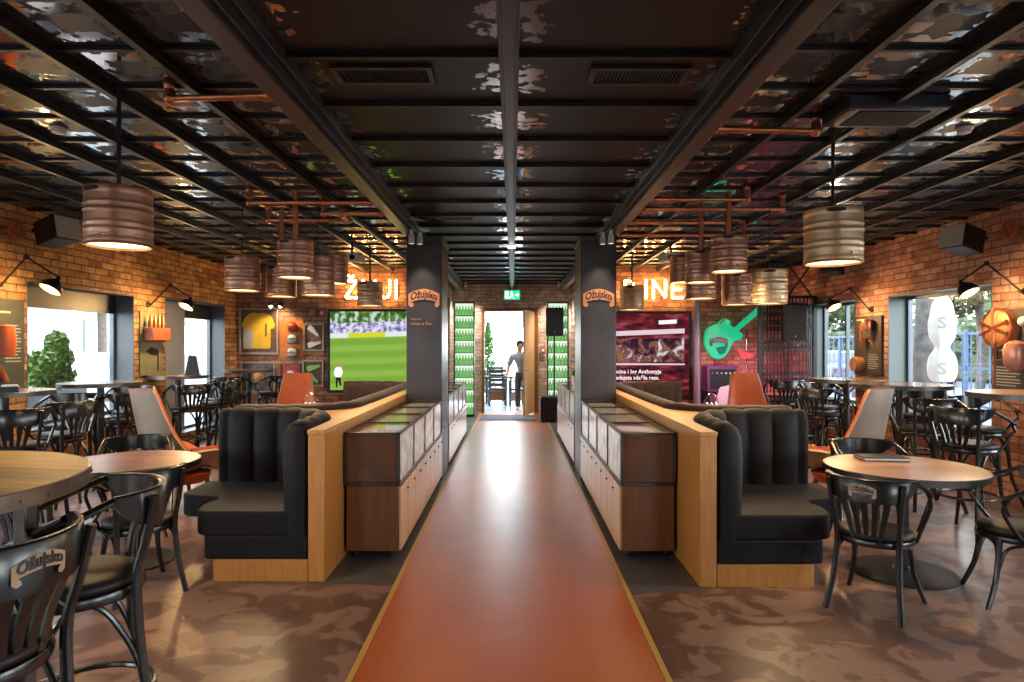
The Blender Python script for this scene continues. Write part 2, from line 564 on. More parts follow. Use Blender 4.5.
    def build(self, name, mat, parent=None, loc=None, rot=None, bevel=0.0, seg=2, angle=35, fix=True):
        me = self.mesh(name, mat, angle, fix)
        o = bpy.data.objects.new(name, me)
        COL.objects.link(o)
        if parent:
            o.parent = parent
        if loc is not None:
            o.location = loc
        if rot is not None:
            o.rotation_euler = rot
        if bevel:
            b = o.modifiers.new('edge_rounding', 'BEVEL')
            b.width = bevel
            b.segments = seg
            b.limit_method = 'ANGLE'
            b.angle_limit = R(40)
            b.harden_normals = False
        return o


def tag(o, label=None, cat=None, group=None, kind=None):
    if label:
        o['label'] = label
    if cat:
        o['category'] = cat
    if group:
        o['group'] = group
    if kind:
        o['kind'] = kind
    return o


def struct(o):
    o['kind'] = 'structure'
    return o


def thing(name, label, cat, loc=(0, 0, 0), rz=0.0, group=None):
    o = bpy.data.objects.new(name, None)
    o.empty_display_size = 0.1
    COL.objects.link(o)
    o.location = loc
    o.rotation_euler = (0, 0, rz)
    return tag(o, label, cat, group)


def dup(root, loc, rz, label, group=None):
    def cp(o, par):
        c = o.copy()
        COL.objects.link(c)
        if par:
            c.parent = par
        for ch in list(o.children):
            cp(ch, c)
        return c
    r = cp(root, None)
    r.location = loc
    r.rotation_euler = (0, 0, rz)
    r['label'] = label
    if group:
        r['group'] = group
    return r


def face(dx, dy):
    """z rotation that turns local +Y to (dx, dy)"""
    return math.atan2(-dx, dy)


def at(px, py, d):
    return Vector(((px - CX) / F * d, d, CH - (py - CY) / F * d))


def smooth_path(pts, sub=6, closed=False):
    """Catmull-Rom through pts"""
    P = [Vector(p) for p in pts]
    out = []
    n = len(P)
    for i in range(n if closed else n - 1):
        p0 = P[(i - 1) % n] if closed or i > 0 else P[0]
        p1 = P[i]
        p2 = P[(i + 1) % n]
        p3 = P[(i + 2) % n] if closed or i + 2 < n else P[-1]
        for s in range(sub):
            t = s / sub
            out.append(0.5 * ((2 * p1) + (p2 - p0) * t + (2 * p0 - 5 * p1 + 4 * p2 - p3) * t * t + (-p0 + 3 * p1 - 3 * p2 + p3) * t ** 3))
    if not closed:
        out.append(P[-1])
    return out


def fillet(poly, radii, seg=6):
    """2-D polygon with rounded corners"""
    out = []
    n = len(poly)
    for i in range(n):
        p = Vector(poly[i]).to_2d()
        a = Vector(poly[i - 1]).to_2d() - p
        b = Vector(poly[(i + 1) % n]).to_2d() - p
        r = radii[i] if isinstance(radii, (list, tuple)) else radii
        if r <= 0:
            out.append((p.x, p.y))
            continue
        la, lb = a.length, b.length
        r = min(r, la * 0.49, lb * 0.49)
        s, e = p + a.normalized() * r, p + b.normalized() * r
        for k in range(seg + 1):
            t = k / seg
            q = s * (1 - t) ** 2 + p * 2 * t * (1 - t) + e * t * t
            out.append((q.x, q.y))
    return out


def text_mb(body, size, depth, warp=None, align='CENTER', bold=0.0):
    """lettering in the local XZ plane (reads from -Y), as mesh data"""
    cu = bpy.data.curves.new('lettering', 'FONT')
    cu.body = body
    cu.size = size
    cu.align_x = align
    cu.align_y = 'CENTER'
    cu.extrude = depth / 2
    cu.offset = bold
    cu.resolution_u = 3
    ob = bpy.data.objects.new('lettering', cu)
    COL.objects.link(ob)
    dg = bpy.context.evaluated_depsgraph_get()
    me = bpy.data.meshes.new_from_object(ob.evaluated_get(dg))
    t = MB()
    vs = []
    for v in me.vertices:
        x, z, y = v.co.x, v.co.y, -v.co.z
        if warp:
            x, z = warp(x, z)
        vs.append((x, y, z))
    t.add(vs, [tuple(p.vertices) for p in me.polygons])
    bpy.data.objects.remove(ob)
    bpy.data.curves.remove(cu)
    bpy.data.meshes.remove(me)
    return t


# ================================================================== THE SETTING
X0 = -0.02
XW = 5.25            # inner face of the side walls
WT = 0.33            # wall thickness
YB = 12.18           # end walls of the two side rooms
YF = 15.3            # far wall with the door
YR = -3.2            # rear wall behind the viewpoint
ZC = 3.08            # ceiling


def quad_floor(name, x0, x1, y0, y1, mat):
    return struct(MB().box(x0, x1, y0, y1, -0.06, 0.0).build(name, mat))


AL, AR = X0 - 0.75, X0 + 0.75
fl = MB()
fl.box(-XW, AL - 0.03, YR, 4.3, -0.06, 0).box(AR + 0.03, XW, YR, 4.15, -0.06, 0)
fl.box(-XW, X0 - 1.30, 4.3, YB, -0.06, 0).box(X0 + 1.30, XW, 4.15, YB, -0.06, 0)
struct(fl.build('floor', M['floor']))
quad_floor('floor_aisle', AL, AR, YR, YF + 0.35, M['aisle'])
st = MB()
st.box(X0 - 1.30, AL - 0.03, 4.3, YB, -0.06, 0).box(AR + 0.03, X0 + 1.30, 4.15, YB, -0.06, 0)
st.box(X0 - 1.42, AL - 0.03, YB, YF, -0.06, 0).box(AR + 0.03, X0 + 1.42, YB, YF, -0.06, 0)
struct(st.build('floor_border', M['strip']))
for i, (a, b) in enumerate(((AL - 0.03, AL), (AR, AR + 0.03))):
    struct(MB().box(a, b, YR, YF, -0.06, 0.004).build('trim_%d' % (i + 1), M['brass']))


def wall_with_holes(name, mat, axis, a0, a1, thick, holes, z1=ZC):
    """axis 'Y': a wall along Y at x range thick; axis 'X': along X at y range thick"""
    mb = MB()
    def bx(u0, u1, z0, z2):
        if u1 - u0 < 1e-4 or z2 - z0 < 1e-4:
            return
        if axis == 'Y':
            mb.box(thick[0], thick[1], u0, u1, z0, z2)
        else:
            mb.box(u0, u1, thick[0], thick[1], z0, z2)
    u = a0
    for (h0, h1, z0, z2) in sorted(holes):
        bx(u, h0, 0, z1)
        bx(h0, h1, 0, z0)
        bx(h0, h1, z2, z1)
        u = h1
    bx(u, a1, 0, z1)
    return struct(mb.build(name, mat))


HL = [(-1.9, 0.3, 0.68, 2.3), (1.2, 3.2, 0.68, 2.3), (4.0, 5.9, 0.68, 2.3), (6.91, 8.87, 0.66, 2.3), (9.66, 11.67, 0.2, 2.33)]
HR = [(-1.9, 0.3, 0.68, 2.3), (1.2, 3.2, 0.68, 2.3), (4.0, 5.9, 0.68, 2.3), (7.01, 8.96, 0.62, 2.3), (9.8, 11.35, 0.66, 2.33)]
wall_with_holes('wall_left', M['brick_left'], 'Y', YR, YB + 0.3, (-XW - WT, -XW), HL)
wall_with_holes('wall_right', M['brick_right'], 'Y', YR, YB + 0.3, (XW, XW + WT), HR)
wall_with_holes('wall_back_left', M['brick_back'], 'X', -XW, X0 - 1.42, (YB, YB + 0.3), [])
wall_with_holes('wall_back_right', M['brick_back'], 'X', X0 + 1.42, XW, (YB, YB + 0.3), [])
HP = (12.9, 14.35, 0.3, 2.4)
wall_with_holes('wall_passage_left', M['stone_end'], 'Y', YB + 0.3, YF, (X0 - 1.72, X0 - 1.42), [HP])
wall_with_holes('wall_passage_right', M['stone_end'], 'Y', YB + 0.3, YF, (X0 + 1.42, X0 + 1.72), [HP])
DX0, DX1, DZ = -0.69, 0.50, 2.44
wall_with_holes('wall_far', M['stone_end'], 'X', X0 - 1.72, X0 + 1.72, (YF, YF + 0.3), [(DX0, DX1, 0.0, DZ)])
REAR = [(-4.3, -3.1, 0.9, 2.3), (3.1, 4.3, 0.9, 2.3)]  # unseen openings, added to give soft daylight fill from behind
wall_with_holes('wall_rear', M['brick_back'], 'X', -XW, XW, (YR - 0.3, YR), REAR)
for (a, b, z0, z1) in REAR:
    portal((a + b) / 2, YR - 0.12, (z0 + z1) / 2, b - a, z1 - z0, (R(90), 0, 0))

nwin = 0


def side_window(s, hole, jm, bars=1, XW=XW, WT=WT, top_band=0.0, panel=None):
    """window set deep in a side wall: lining, frame, pane"""
    global nwin
    nwin += 1
    y0, y1, z0, z1 = hole
    xi, xo = s * XW, s * (XW + WT)
    nm = 'window_%d' % nwin
    lin = MB()
    t = 0.015
    lo, hi = min(xi, xo), max(xi, xo)
    lo2, hi2 = (lo, hi + 0.0) if s < 0 else (lo, hi)
    lin.box(lo2, hi2, y1 - t, y1 + 0.0, z0, z1).box(lo2, hi2, y0, y0 + t, z0, z1)
    lin.box(lo2, hi2, y0 + t, y1 - t, z1 - t, z1).box(lo2, hi2, y0 + t, y1 - t, z0, z0 + t)
    root = struct(lin.build(nm, jm))
    fx = s * (XW + WT - 0.05)
    f = MB()
    w = 0.045
    a, b = fx - 0.03, fx + 0.03
    f.box(a, b, y0 + t, y0 + t + w, z0 + t, z1 - t).box(a, b, y1 - t - w, y1 - t, z0 + t, z1 - t)
    f.box(a, b, y0 + t + w, y1 - t - w, z0 + t, z0 + t + w).box(a, b, y0 + t + w, y1 - t - w, z1 - t - w, z1 - t)
    for k in range(bars):
        yc = y0 + (y1 - y0) * (k + 1) / (bars + 1)
        f.box(a, b, yc - w * 0.35, yc + w * 0.35, z0 + t + w, z1 - t - w)
    struct(f.build('window_frame', M['grey_metal'], root))
    struct(MB().box(fx - 0.004, fx + 0.004, y0 + t + w * .5, y1 - t - w * .5, z0 + t + w * .5, z1 - t - w * .5).build('pane', M['pane'], root))
    if top_band:
        bl = MB().box(fx - 0.035, fx + 0.035, y0 + t, y1 - t, z1 - t - top_band, z1 - t)
        struct(bl.build('top_band_panel', M['top_band'], root))  # grey band: a top panel, on the large window standing for a reflection
    if panel:
        struct(MB().box(fx - 0.04, fx + 0.04, y0 + t, panel, z0 + t, z1 - t).build('side_panel', M['pale_panel'], root))
    portal(s * (XW + WT + 0.02), (y0 + y1) / 2, (z0 + z1) / 2, z1 - z0, y1 - y0, (0, R(90) if s > 0 else R(-90), 0))


for h in HL:
    side_window(-1, h, M['jamb'], 0, top_band=0.24 if h[0] > 5 else 0, panel=10.70 if h[0] > 9 else None)
for h in HR:
    side_window(1, h, M['jamb_green'], 0 if h[0] < 9 else 1)

side_window(-1, HP, M['jamb'], 1, 1.44, 0.30)
side_window(1, HP, M['jamb'], 1, 1.40, 0.30)

# far door: lining + open leaf
d1 = struct(MB().box(DX0 - 0.06, DX0, YF - 0.03, YF + 0.33, 0, DZ + 0.06).box(DX1, DX1 + 0.10, YF - 0.03, YF + 0.33, 0, DZ + 0.06)
            .box(DX0, DX1, YF - 0.03, YF + 0.33, DZ, DZ + 0.06).build('door_1', M['walnut']))
leaf = MB()
pa, pb_ = Vector((DX1 - 0.012, YF - 0.05, 0)), Vector((0.245, 14.42, 0))
dv = pb_ - pa
md = (pa + pb_) / 2
leaf.obox((md.x, md.y, 0.02 + (DZ - 0.04) / 2), (dv.length, 0.045, DZ - 0.04), Matrix.Rotation(math.atan2(dv.y, dv.x), 3, 'Z'))
lf = struct(leaf.build('door_leaf', M['oak_pale'], d1))
hp = pa + dv * 0.92
MB().tube([hp + Vector((0.0, 0, 1.05)), hp + Vector((0.075, -0.02, 1.05)), hp + Vector((0.09, 0.10, 1.05))], 0.011).build('door_handle', M['steel'], lf)
portal((DX0 + DX1) / 2, YF + 0.32, DZ / 2, DX1 - DX0, DZ, (R(-90), 0, 0))

# ceiling: three tin fields, bars and beams
cl = MB().box(-XW - WT, X0 - 1.2, YR - 0.3, YB + 0.3, ZC, ZC + 0.1).box(X0 + 1.2, XW + WT, YR - 0.3, YB + 0.3, ZC, ZC + 0.1)
struct(cl.build('ceiling', M['tin_side']))
struct(MB().box(X0 - 1.2, X0 + 1.2, YR - 0.3, YF + 0.3, ZC, ZC + 0.1).build('ceiling_middle', M['tin_mid']))
struct(MB().box(X0 - 1.72, X0 - 1.2, YB + 0.3, YF + 0.3, ZC, ZC + 0.1).box(X0 + 1.2, X0 + 1.72, YB + 0.3, YF + 0.3, ZC, ZC + 0.1).build('ceiling_passage', M['beam']))


def bar_profile(mb, axis, c, a0, a1, w, drop):
    for (ww, z0, z1) in ((w, ZC - drop * 0.55, ZC), (w * 0.55, ZC - drop, ZC - drop * 0.55)):
        if axis == 'Y':
            mb.box(c - ww / 2, c + ww / 2, a0, a1, z0, z1)
        else:
            mb.box(a0, a1, c - ww / 2, c + ww / 2, z0, z1)


nb = 0
for s in (-1, 1):
    for k in range(7):
        mb = MB()
        bar_profile(mb, 'Y', X0 + s * (1.77 + 0.5 * k), YR, YB, 0.07, 0.06)
        struct(mb.build('ceiling_beam', M['ceiling_bar']))
    k = -13
    while 3.17 + 0.47 * k < YB - 0.1:
        mb = MB()
        a, b = sorted((X0 + s * 1.3, s * XW))
        bar_profile(mb, 'X', 3.17 + 0.47 * k, a, b, 0.05, 0.02)
        struct(mb.build('ceiling_beam', M['ceiling_bar']))
        k += 1
k = -9
while 3.23 + 0.655 * k < YF - 0.1:
    mb = MB()
    bar_profile(mb, 'X', 3.23 + 0.655 * k, X0 - 1.12, X0 + 1.12, 0.055, 0.03)
    struct(mb.build('ceiling_beam', M['ceiling_bar']))
    k += 1
for s in (-1, 1):
    mb = MB()
    c = X0 + s * 1.22
    yend = YB if True else YF
    mb.box(c - 0.10, c + 0.10, YR, YF, ZC - 0.07, ZC)
    mb.box(c - 0.075, c + 0.075, YR, YF, ZC - 0.13, ZC - 0.07)
    mb.box(c - 0.055, c + 0.055, YR, YF, ZC - 0.165, ZC - 0.13)
    struct(mb.build('ceiling_beam', M['beam'], bevel=0.006))
mb = MB()
mb.box(X0 - 0.05, X0 + 0.05, YR, YF, ZC - 0.09, ZC)
mb.box(X0 - 0.032, X0 + 0.032, YR, YF, ZC - 0.12, ZC - 0.09)
struct(mb.build('ceiling_beam', M['beam'], bevel=0.006))

# ------------------------------------------------------------------ columns
def arch_y(x, w, rise):
    return -rise * (x / (w / 2)) ** 2


def ribbon(name, parent, w, h, mat, ink, loc, depth=0.012, rot=None, word='Ožujsko'):
    """arched ribbon emblem with folded tails; lies in the local XZ plane, reads from -Y"""
    rise = h * 0.22
    n = 14
    top = [(-w / 2 + w * i / n, arch_y(-w / 2 + w * i / n, w, rise) + h * 0.32 * (1 - 0.25 * abs(2 * i / n - 1))) for i in range(n + 1)]
    bot = [(-w / 2 + w * i / n, arch_y(-w / 2 + w * i / n, w, rise) - h * 0.30 * (1 - 0.1 * abs(2 * i / n - 1))) for i in range(n + 1)]
    mb = MB().prism(top + bot[::-1], -depth, 0, 'Y')
    for s in (-1, 1):
        yo_ = arch_y(w / 2, w, rise) - h * 0.27
        mb.prism([(s * w * 0.5, yo_ + h * 0.06), (s * w * 0.5, yo_ - h * 0.12), (s * w * 0.42, yo_ - h * 0.24), (s * w * 0.34, yo_ - h * 0.16), (s * w * 0.35, yo_ - h * 0.02), (s * w * 0.40, yo_ + h * 0.06)], -depth * 0.7, 0, 'Y')
    rb = mb.build(name, mat, parent, loc=loc, rot=rot)
    wp = lambda x, z: (x, z * 1.12 * (1 + 0.12 * (1 - abs(2 * x / w))) + arch_y(x, w, rise) + h * 0.01)
    t = text_mb(word, h * 0.50, 0.004, wp, bold=h * 0.016)
    sx = w * 0.86
    xs = [p[0] for p in t.v]
    k = sx / (max(xs) - min(xs))
    t.v = [(p[0] * k, p[1] - depth - 0.001, p[2]) for p in t.v]
    return rb, t


cols = []
for s in (-1, 1):
    xa, xb = sorted((X0 + s * 0.83, X0 + s * 1.253))
    y0, y1 = 7.64, 8.37
    root = thing('column', None, None, ((xa + xb) / 2, 7.64, 0))
    root['label'] = ('dark steel-plated column on the %s of the aisle with copper ribbon emblem%s' % (('left', ' and small orange text') if s < 0 else ('right', ' alone')))
    root['category'] = 'column'
    hw = (xb - xa) / 2
    MB().box(-hw, hw, 0, y1 - y0, 0, ZC - 0.165).build('shaft', M['column'], root, bevel=0.008)
    MB().box(-hw - 0.012, hw + 0.012, -0.012, y1 - y0 + 0.012, ZC - 0.225, ZC - 0.166).build('cap', M['beam'], root, bevel=0.006)
    b = MB()
    for k in range(4):
        b.lathe([(0, -0.004), (0.006, -0.003), (0.007, 0.0)], 8, (-hw + 0.06 + k * (2 * hw - 0.12) / 3, -0.001, 0.97), 'Y')
    b.build('bolt_row', M['rim'], root)
    zc = CH + (CY - 296) / F * 7.62
    rb, t = ribbon('emblem_ribbon', root, 0.37, 0.21, M['ribbon'], M['ink'], (0.0, -0.002, zc + 0.02))
    t.build('lettering', M['ink'], rb)
    if s < 0:
        t2 = text_mb('Samo uz', 0.035, 0.003, align='LEFT')
        t2.build('small_text', M['ribbon'], root, loc=(-hw + 0.055, -0.003, CH + (CY - 319) / F * 7.62))
        t3 = text_mb('Svitog uz Žuju', 0.045, 0.003, align='LEFT')
        t3.build('small_text', M['ribbon'], root, loc=(-hw + 0.05, -0.003, CH + (CY - 323.5) / F * 7.62))
    cols.append(root)

# spots at the column heads
for s in (-1, 1):
    for j, (dx, dz, dd) in enumerate(((1.13, 0.0, 7.25), (1.06, 0.02, 7.42))):
        lab = '%s white cylinder ceiling spot before the %s column' % (('lower front', 'upper rear')[j], 'left' if s < 0 else 'right')
        root = thing('ceiling_spot', lab, 'spotlight', (X0 + s * dx, dd, ZC - 0.165 + 0.0), group='ceiling spots at the columns')
        MB().lathe([(0, 0.0), (0.02, 0.0), (0.02, -0.05), (0, -0.05)], 10).build('stem', M['white'], root)
        MB().lathe([(0, -0.045), (0.035, -0.05), (0.035, -0.155 + dz), (0.027, -0.155 + dz), (0.025, -0.14 + dz), (0, -0.14 + dz)], 16).build('housing', M['offwhite'], root)
        MB().lathe([(0, -0.148 + dz), (0.025, -0.147 + dz), (0.025, -0.141 + dz), (0, -0.141 + dz)], 14).build('lens', M['spot_glow'], root)
        L = bpy.data.lights.new('spot_beam', 'SPOT')
        L.energy = 28
        L.color = (1, 0.82, 0.62)
        L.spot_size = R(70)
        L.spot_blend = 0.8
        L.shadow_soft_size = 0.03
        lo = bpy.data.objects.new('spot_beam', L)
        COL.objects.link(lo)
        lo.parent = root
        lo.location = (0, 0.0, -0.17)
        lo.rotation_euler = (R(12), 0, 0)

for s in (-1, 1):
    lab = 'small white ceiling spot in the passage above the %s bottle shelf' % ('left' if s < 0 else 'right')
    root = thing('ceiling_spot', lab, 'spotlight', (X0 + s * 1.08, 14.75, ZC - 0.001), group='passage ceiling spots')
    MB().lathe([(0, 0), (0.035, 0), (0.035, -0.11), (0.027, -0.11), (0.025, -0.095), (0, -0.095)], 16).build('housing', M['offwhite'], root)
    MB().lathe([(0, -0.103), (0.025, -0.102), (0.025, -0.096), (0, -0.096)], 14).build('lens', M['spot_glow'], root)
    L = bpy.data.lights.new('spot_beam', 'SPOT')
    L.energy = 220
    L.color = (1, 0.86, 0.70)
    L.spot_size = R(95)
    L.spot_blend = 0.8
    L.shadow_soft_size = 0.03
    lo = bpy.data.objects.new('spot_beam', L)
    COL.objects.link(lo)
    lo.parent = root
    lo.location = (0, 0.0, -0.12)
    lo.rotation_euler = (R(15), 0, 0)

# ================================================================== BOOTHS
def resample(pts, step):
    P = [Vector(p) for p in pts]
    out, acc = [P[0]], 0.0
    for a, b in zip(P, P[1:]):
        L = (b - a).length
        d = step - acc
        while d <= L:
            out.append(a + (b - a) * (d / L))
            d += step
        acc = (acc + L) % step if L else acc
    if (out[-1] - P[-1]).length > step * 0.3:
        out.append(P[-1])
    return out


def backrest(path, side, thick, z0, z1, channel=0.215, step=0.0138, round_end=True, amp=0.05):
    """channel-tufted upholstered back swept along a plan path; side=+1: seat on the left of the path"""
    P = resample(path, step)
    n = len(P)
    acc, rows = 0.0, []
    for i, p in enumerate(P):
        t = (P[min(i + 1, n - 1)] - P[max(i - 1, 0)]).normalized()
        nv = Vector((-t.y, t.x)) * side
        if i:
            acc += (p - P[i - 1]).length
        ph = abs(math.sin(PI * acc / channel))
        bl = amp * (ph ** 0.5) - amp * 0.5
        e = min(acc, 1e9)
        tot = step * (n - 1)
        er = min(e, tot - e)
        k = 1.0 if not round_end else min(1.0, 0.72 + 0.28 * math.sqrt(max(0, min(1, er / 0.06))))
        h = thick / 2
        sec = [(-h, z0), (-h, z1 - 0.06), (-h * 0.8, z1 - 0.02), (-h * 0.35, z1 + bl * 0.4), (h * 0.25, z1 + bl * 0.5), (h * 0.75 + bl * 0.6, z1 - 0.03),
               (h + bl, z1 - 0.09), (h + bl + 0.01, z1 - 0.25), (h + bl + 0.005, (z0 + z1) / 2), (h + bl, z0 + 0.12), (h * 0.8, z0)]
        zz = lambda z: z0 + (z - z0) * (0.94 + 0.06 * k)
        rows.append([(p.x + nv.x * o * k, p.y + nv.y * o * k, zz(z)) for o, z in sec])
    mb = MB().grid(rows)
    m = len(rows[0])
    # close bottom and ends
    mb.f += [(i * m + m - 1, i * m, (i + 1) * m, (i + 1) * m + m - 1) for i in range(n - 1)]
    mb.f += [tuple(range(m)), tuple((n - 1) * m + j for j in range(m))[::-1]]
    return mb


for s in (-1, 1):
    yo = 0.0 if s < 0 else -0.10
    side = 'left' if s < 0 else 'right'
    X = lambda u: X0 + s * u
    base = Vector((X(1.33), 4.34 + yo, 0))
    loc = (base.x, base.y, 0)
    q = lambda u, d: (X(u) - base.x, d + yo - base.y)
    # --- wooden partition with its ledge
    root = thing('booth_divider', 'long oak booth partition with sloping oak ledge along the %s edge of the aisle' % side, 'partition', loc)
    poly = [q(1.26, 4.34), q(1.37, 4.34), q(1.37, 9.62), q(1.26, 9.62)]
    MB().prism(poly, 0, 1.0).build('panel', M['oak'], root, bevel=0.004)
    led = [q(1.255, 4.335), q(1.375, 4.335), q(1.385, 4.9), q(1.44, 5.15), q(1.62, 5.42), q(1.9, 5.50), q(2.3, 5.535), q(2.3, 5.575), q(1.8, 5.60), q(1.55, 5.78), q(1.42, 6.1), q(1.39, 6.5), q(1.39, 9.62), q(1.255, 9.62)]
    MB().prism(led, 1.0, 1.03).build('ledge', M['oak_ledge'], root, bevel=0.004)
    # --- front corner sofa
    root = thing('corner_sofa', 'black velvet corner banquette on oak plinth at front of the %s booth' % side, 'sofa', loc)
    pl = fillet([q(1.375, 4.345), q(2.02, 4.345), q(2.05, 4.75), q(2.36, 4.98), q(2.36, 5.46), q(1.375, 5.46)], [0, 0.02, 0.12, 0.05, 0.02, 0])
    MB().prism(pl, 0, 0.15).build('plinth', M['oak'], root, bevel=0.003)
    bs = fillet([q(1.375, 4.345), q(2.09, 4.345), q(2.11, 4.73), q(2.42, 4.93), q(2.42, 5.46), q(1.375, 5.46)], [0, 0.05, 0.15, 0.08, 0.02, 0])
    MB().prism(bs, 0.15, 0.31).build('base', M['velvet'], root, bevel=0.02)
    se = fillet([q(1.50, 4.35), q(2.15, 4.35), q(2.19, 4.60), q(2.14, 4.76), q(2.52, 4.86), q(2.52, 5.36), q(1.50, 5.36)], [0.02, 0.1, 0.06, 0.10, 0.12, 0.03, 0.02], 8)
    MB().prism(se, 0.31, 0.475).build('seat', M['velvet'], root, bevel=0.055, seg=5, angle=60)
    c = [(1.46, 4.345), (1.46, 4.6), (1.462, 4.85)]
    for k in range(1, 10):
        a = PI - (PI / 2) * k / 9
        c.append((1.462 + 0.47 + 0.47 * math.cos(a), 4.88 + 0.50 * math.sin(a)))
    c += [(2.2, 5.395), (2.43, 5.40)]
    path = [Vector(q(u, d)) for u, d in c]
    path = [Vector((p.x, p.y)) for p in smooth_path([(p.x, p.y, 0) for p in path], 6)]
    backrest(path, -s, 0.155, 0.16, 1.075).build('backrest', M['velvet'], root, angle=60)
    # --- long sofa of the second booth
    root = thing('curved_sofa', 'dark brown-topped velvet horseshoe sofa of the %s rear booth' % side, 'sofa', loc)
    c = [(2.42, 5.63), (2.1, 5.635), (1.85, 5.65)]
    for k in range(1, 10):
        a = -PI / 2 - (PI / 2) * k / 9
        c.append((1.88 + 0.40 * math.cos(a), 6.06 + 0.40 * math.sin(a)))
    c += [(1.475, 6.4), (1.475, 7.4), (1.475, 8.6)]
    for k in range(1, 10):
        a = PI - (PI / 2) * k / 9
        c.append((1.875 + 0.40 * math.cos(a), 8.95 + 0.42 * math.sin(a)))
    c += [(2.1, 9.375), (2.45, 9.38)]
    path = [Vector(q(u, d)) for u, d in c]
    path = [Vector((p.x, p.y)) for p in smooth_path([(p.x, p.y, 0) for p in path], 4)]
    backrest(path, -s, 0.15, 0.16, 1.085, step=0.0206, amp=0.018).build('backrest', M['velvet_brown'], root, angle=60)
    se = fillet([q(1.53, 5.70), q(2.5, 5.70), q(2.5, 6.2), q(2.05, 6.35), q(2.05, 8.75), q(2.5, 8.88), q(2.5, 9.31), q(1.53, 9.31)], [0.02, 0.08, 0.12, 0.2, 0.2, 0.12, 0.08, 0.02], 6)
    MB().prism(se, 0.30, 0.47).build('seat', M['velvet'], root, bevel=0.05, seg=4, angle=60)
    se = fillet([q(1.40, 5.72), q(2.4, 5.72), q(2.4, 6.12), q(1.97, 6.27), q(1.97, 8.83), q(2.4, 8.95), q(2.4, 9.30), q(1.40, 9.30)], 0.02, 3)
    MB().prism(se, 0.0, 0.30).build('plinth', M['oak'], root)


# ================================================================== DISPLAY COUNTERS
def counter(s, d0, d1, nbay, label, u0=0.84, u1=1.235):
    X = lambda u: X0 + s * u
    um = (u0 + u1) / 2
    root = thing('display_counter', label, 'display counter', (X(um), d0, 0))
    w = (u1 - u0) / 2
    Lm = d1 - d0
    ins = -s            # aisle side in local x
    B = lambda a, b, y0, y1, z0, z1: MB().box(min(a, b), max(a, b), y0, y1, z0, z1)
    B(-w, w, 0, Lm, 0.055, 0.545).build('base_cabinet', M['walnut'], root, bevel=0.003)
    for k in range(nbay * 2):
        y0, y1 = Lm * k / (nbay * 2) + 0.006, Lm * (k + 1) / (nbay * 2) - 0.006
        dr = B(ins * (w + 0.001), ins * (w + 0.017), y0, y1, 0.06, 0.54).build('door', M['oak_pale'], root, bevel=0.002)
        MB().sphere((ins * (w + 0.022), y1 - 0.05, 0.47), 0.009, 8, 6).build('knob', M['black_metal'], dr)
    # metal frame of the case
    fr = MB()
    t = 0.011
    for x in (-w, w):
        fr.box(x - t, x + t, -t, Lm + t, 0.548, 0.572)
        fr.box(x - t, x + t, -t, Lm + t, 0.928, 0.95)
    for k in range(nbay + 1):
        y = Lm * k / nbay
        for x in (-w, w):
            fr.box(x - t, x + t, y - t, y + t, 0.57, 0.93)
        fr.box(-w, w, y - t, y + t, 0.932, 0.949)
        if k in (0, nbay):
            fr.box(-w, w, y - t, y + t, 0.55, 0.57)
    fr.build('case_frame', M['rim'], root)
    B(-w + t, w - t, 0.002, 0.010, 0.572, 0.93).build('end_pane', M['smoked'], root)
    B(-w + t, w - t, 0.014, 0.03, 0.572, 0.93).build('end_board', M['walnut'], root)
    B(-ins * (w - 0.005), -ins * (w - 0.02), 0.03, Lm, 0.572, 0.93).build('back_board', M['walnut'], root)
    for k in range(nbay):
        y0, y1 = Lm * k / nbay + t, Lm * (k + 1) / nbay - t
        B(ins * (w - 0.004), ins * (w + 0.004), y0, y1, 0.572, 0.93).build('side_pane', M['frosted'], root)
        B(-w + t, w - t, y0, y1, 0.936, 0.944).build('top_pane', M['case_glass'], root)
        B(-w + 0.03, w - 0.035, y0 + 0.01, y1 - 0.01, 0.90, 0.925).build('reflection_tray', M['white'], root)  # white tray stands in for pale reflections on the glass top
    for y in (0.06, Lm - 0.06):
        for x in (-w + 0.06, w - 0.06):
            c = MB().lathe([(0, -0.012), (0.022, -0.012), (0.026, 0), (0.022, 0.012), (0, 0.012)], 12, (x, y, 0.027), 'X')
            c.box(x - 0.016, x + 0.016, y - 0.014, y + 0.014, 0.045, 0.056)
            c.build('caster', M['black'], root)
    return root


counter(-1, 4.82, 7.60, 4, 'glass-topped wooden display counter on casters in front of the left column')
counter(1, 4.82, 7.60, 4, 'glass-topped wooden display counter on casters in front of the right column')
counter(-1, 8.45, 11.6, 4, 'glass-topped display counter beyond the left column')
counter(1, 8.45, 11.6, 4, 'glass-topped display counter beyond the right column, under the plant crate')


# ================================================================== CHAIRS
def arc_pts(cx, cy, r, a0, a1, n):
    return [(cx + r * math.cos(R(a0 + (a1 - a0) * i / n)), cy + r * math.sin(R(a0 + (a1 - a0) * i / n))) for i in range(n + 1)]


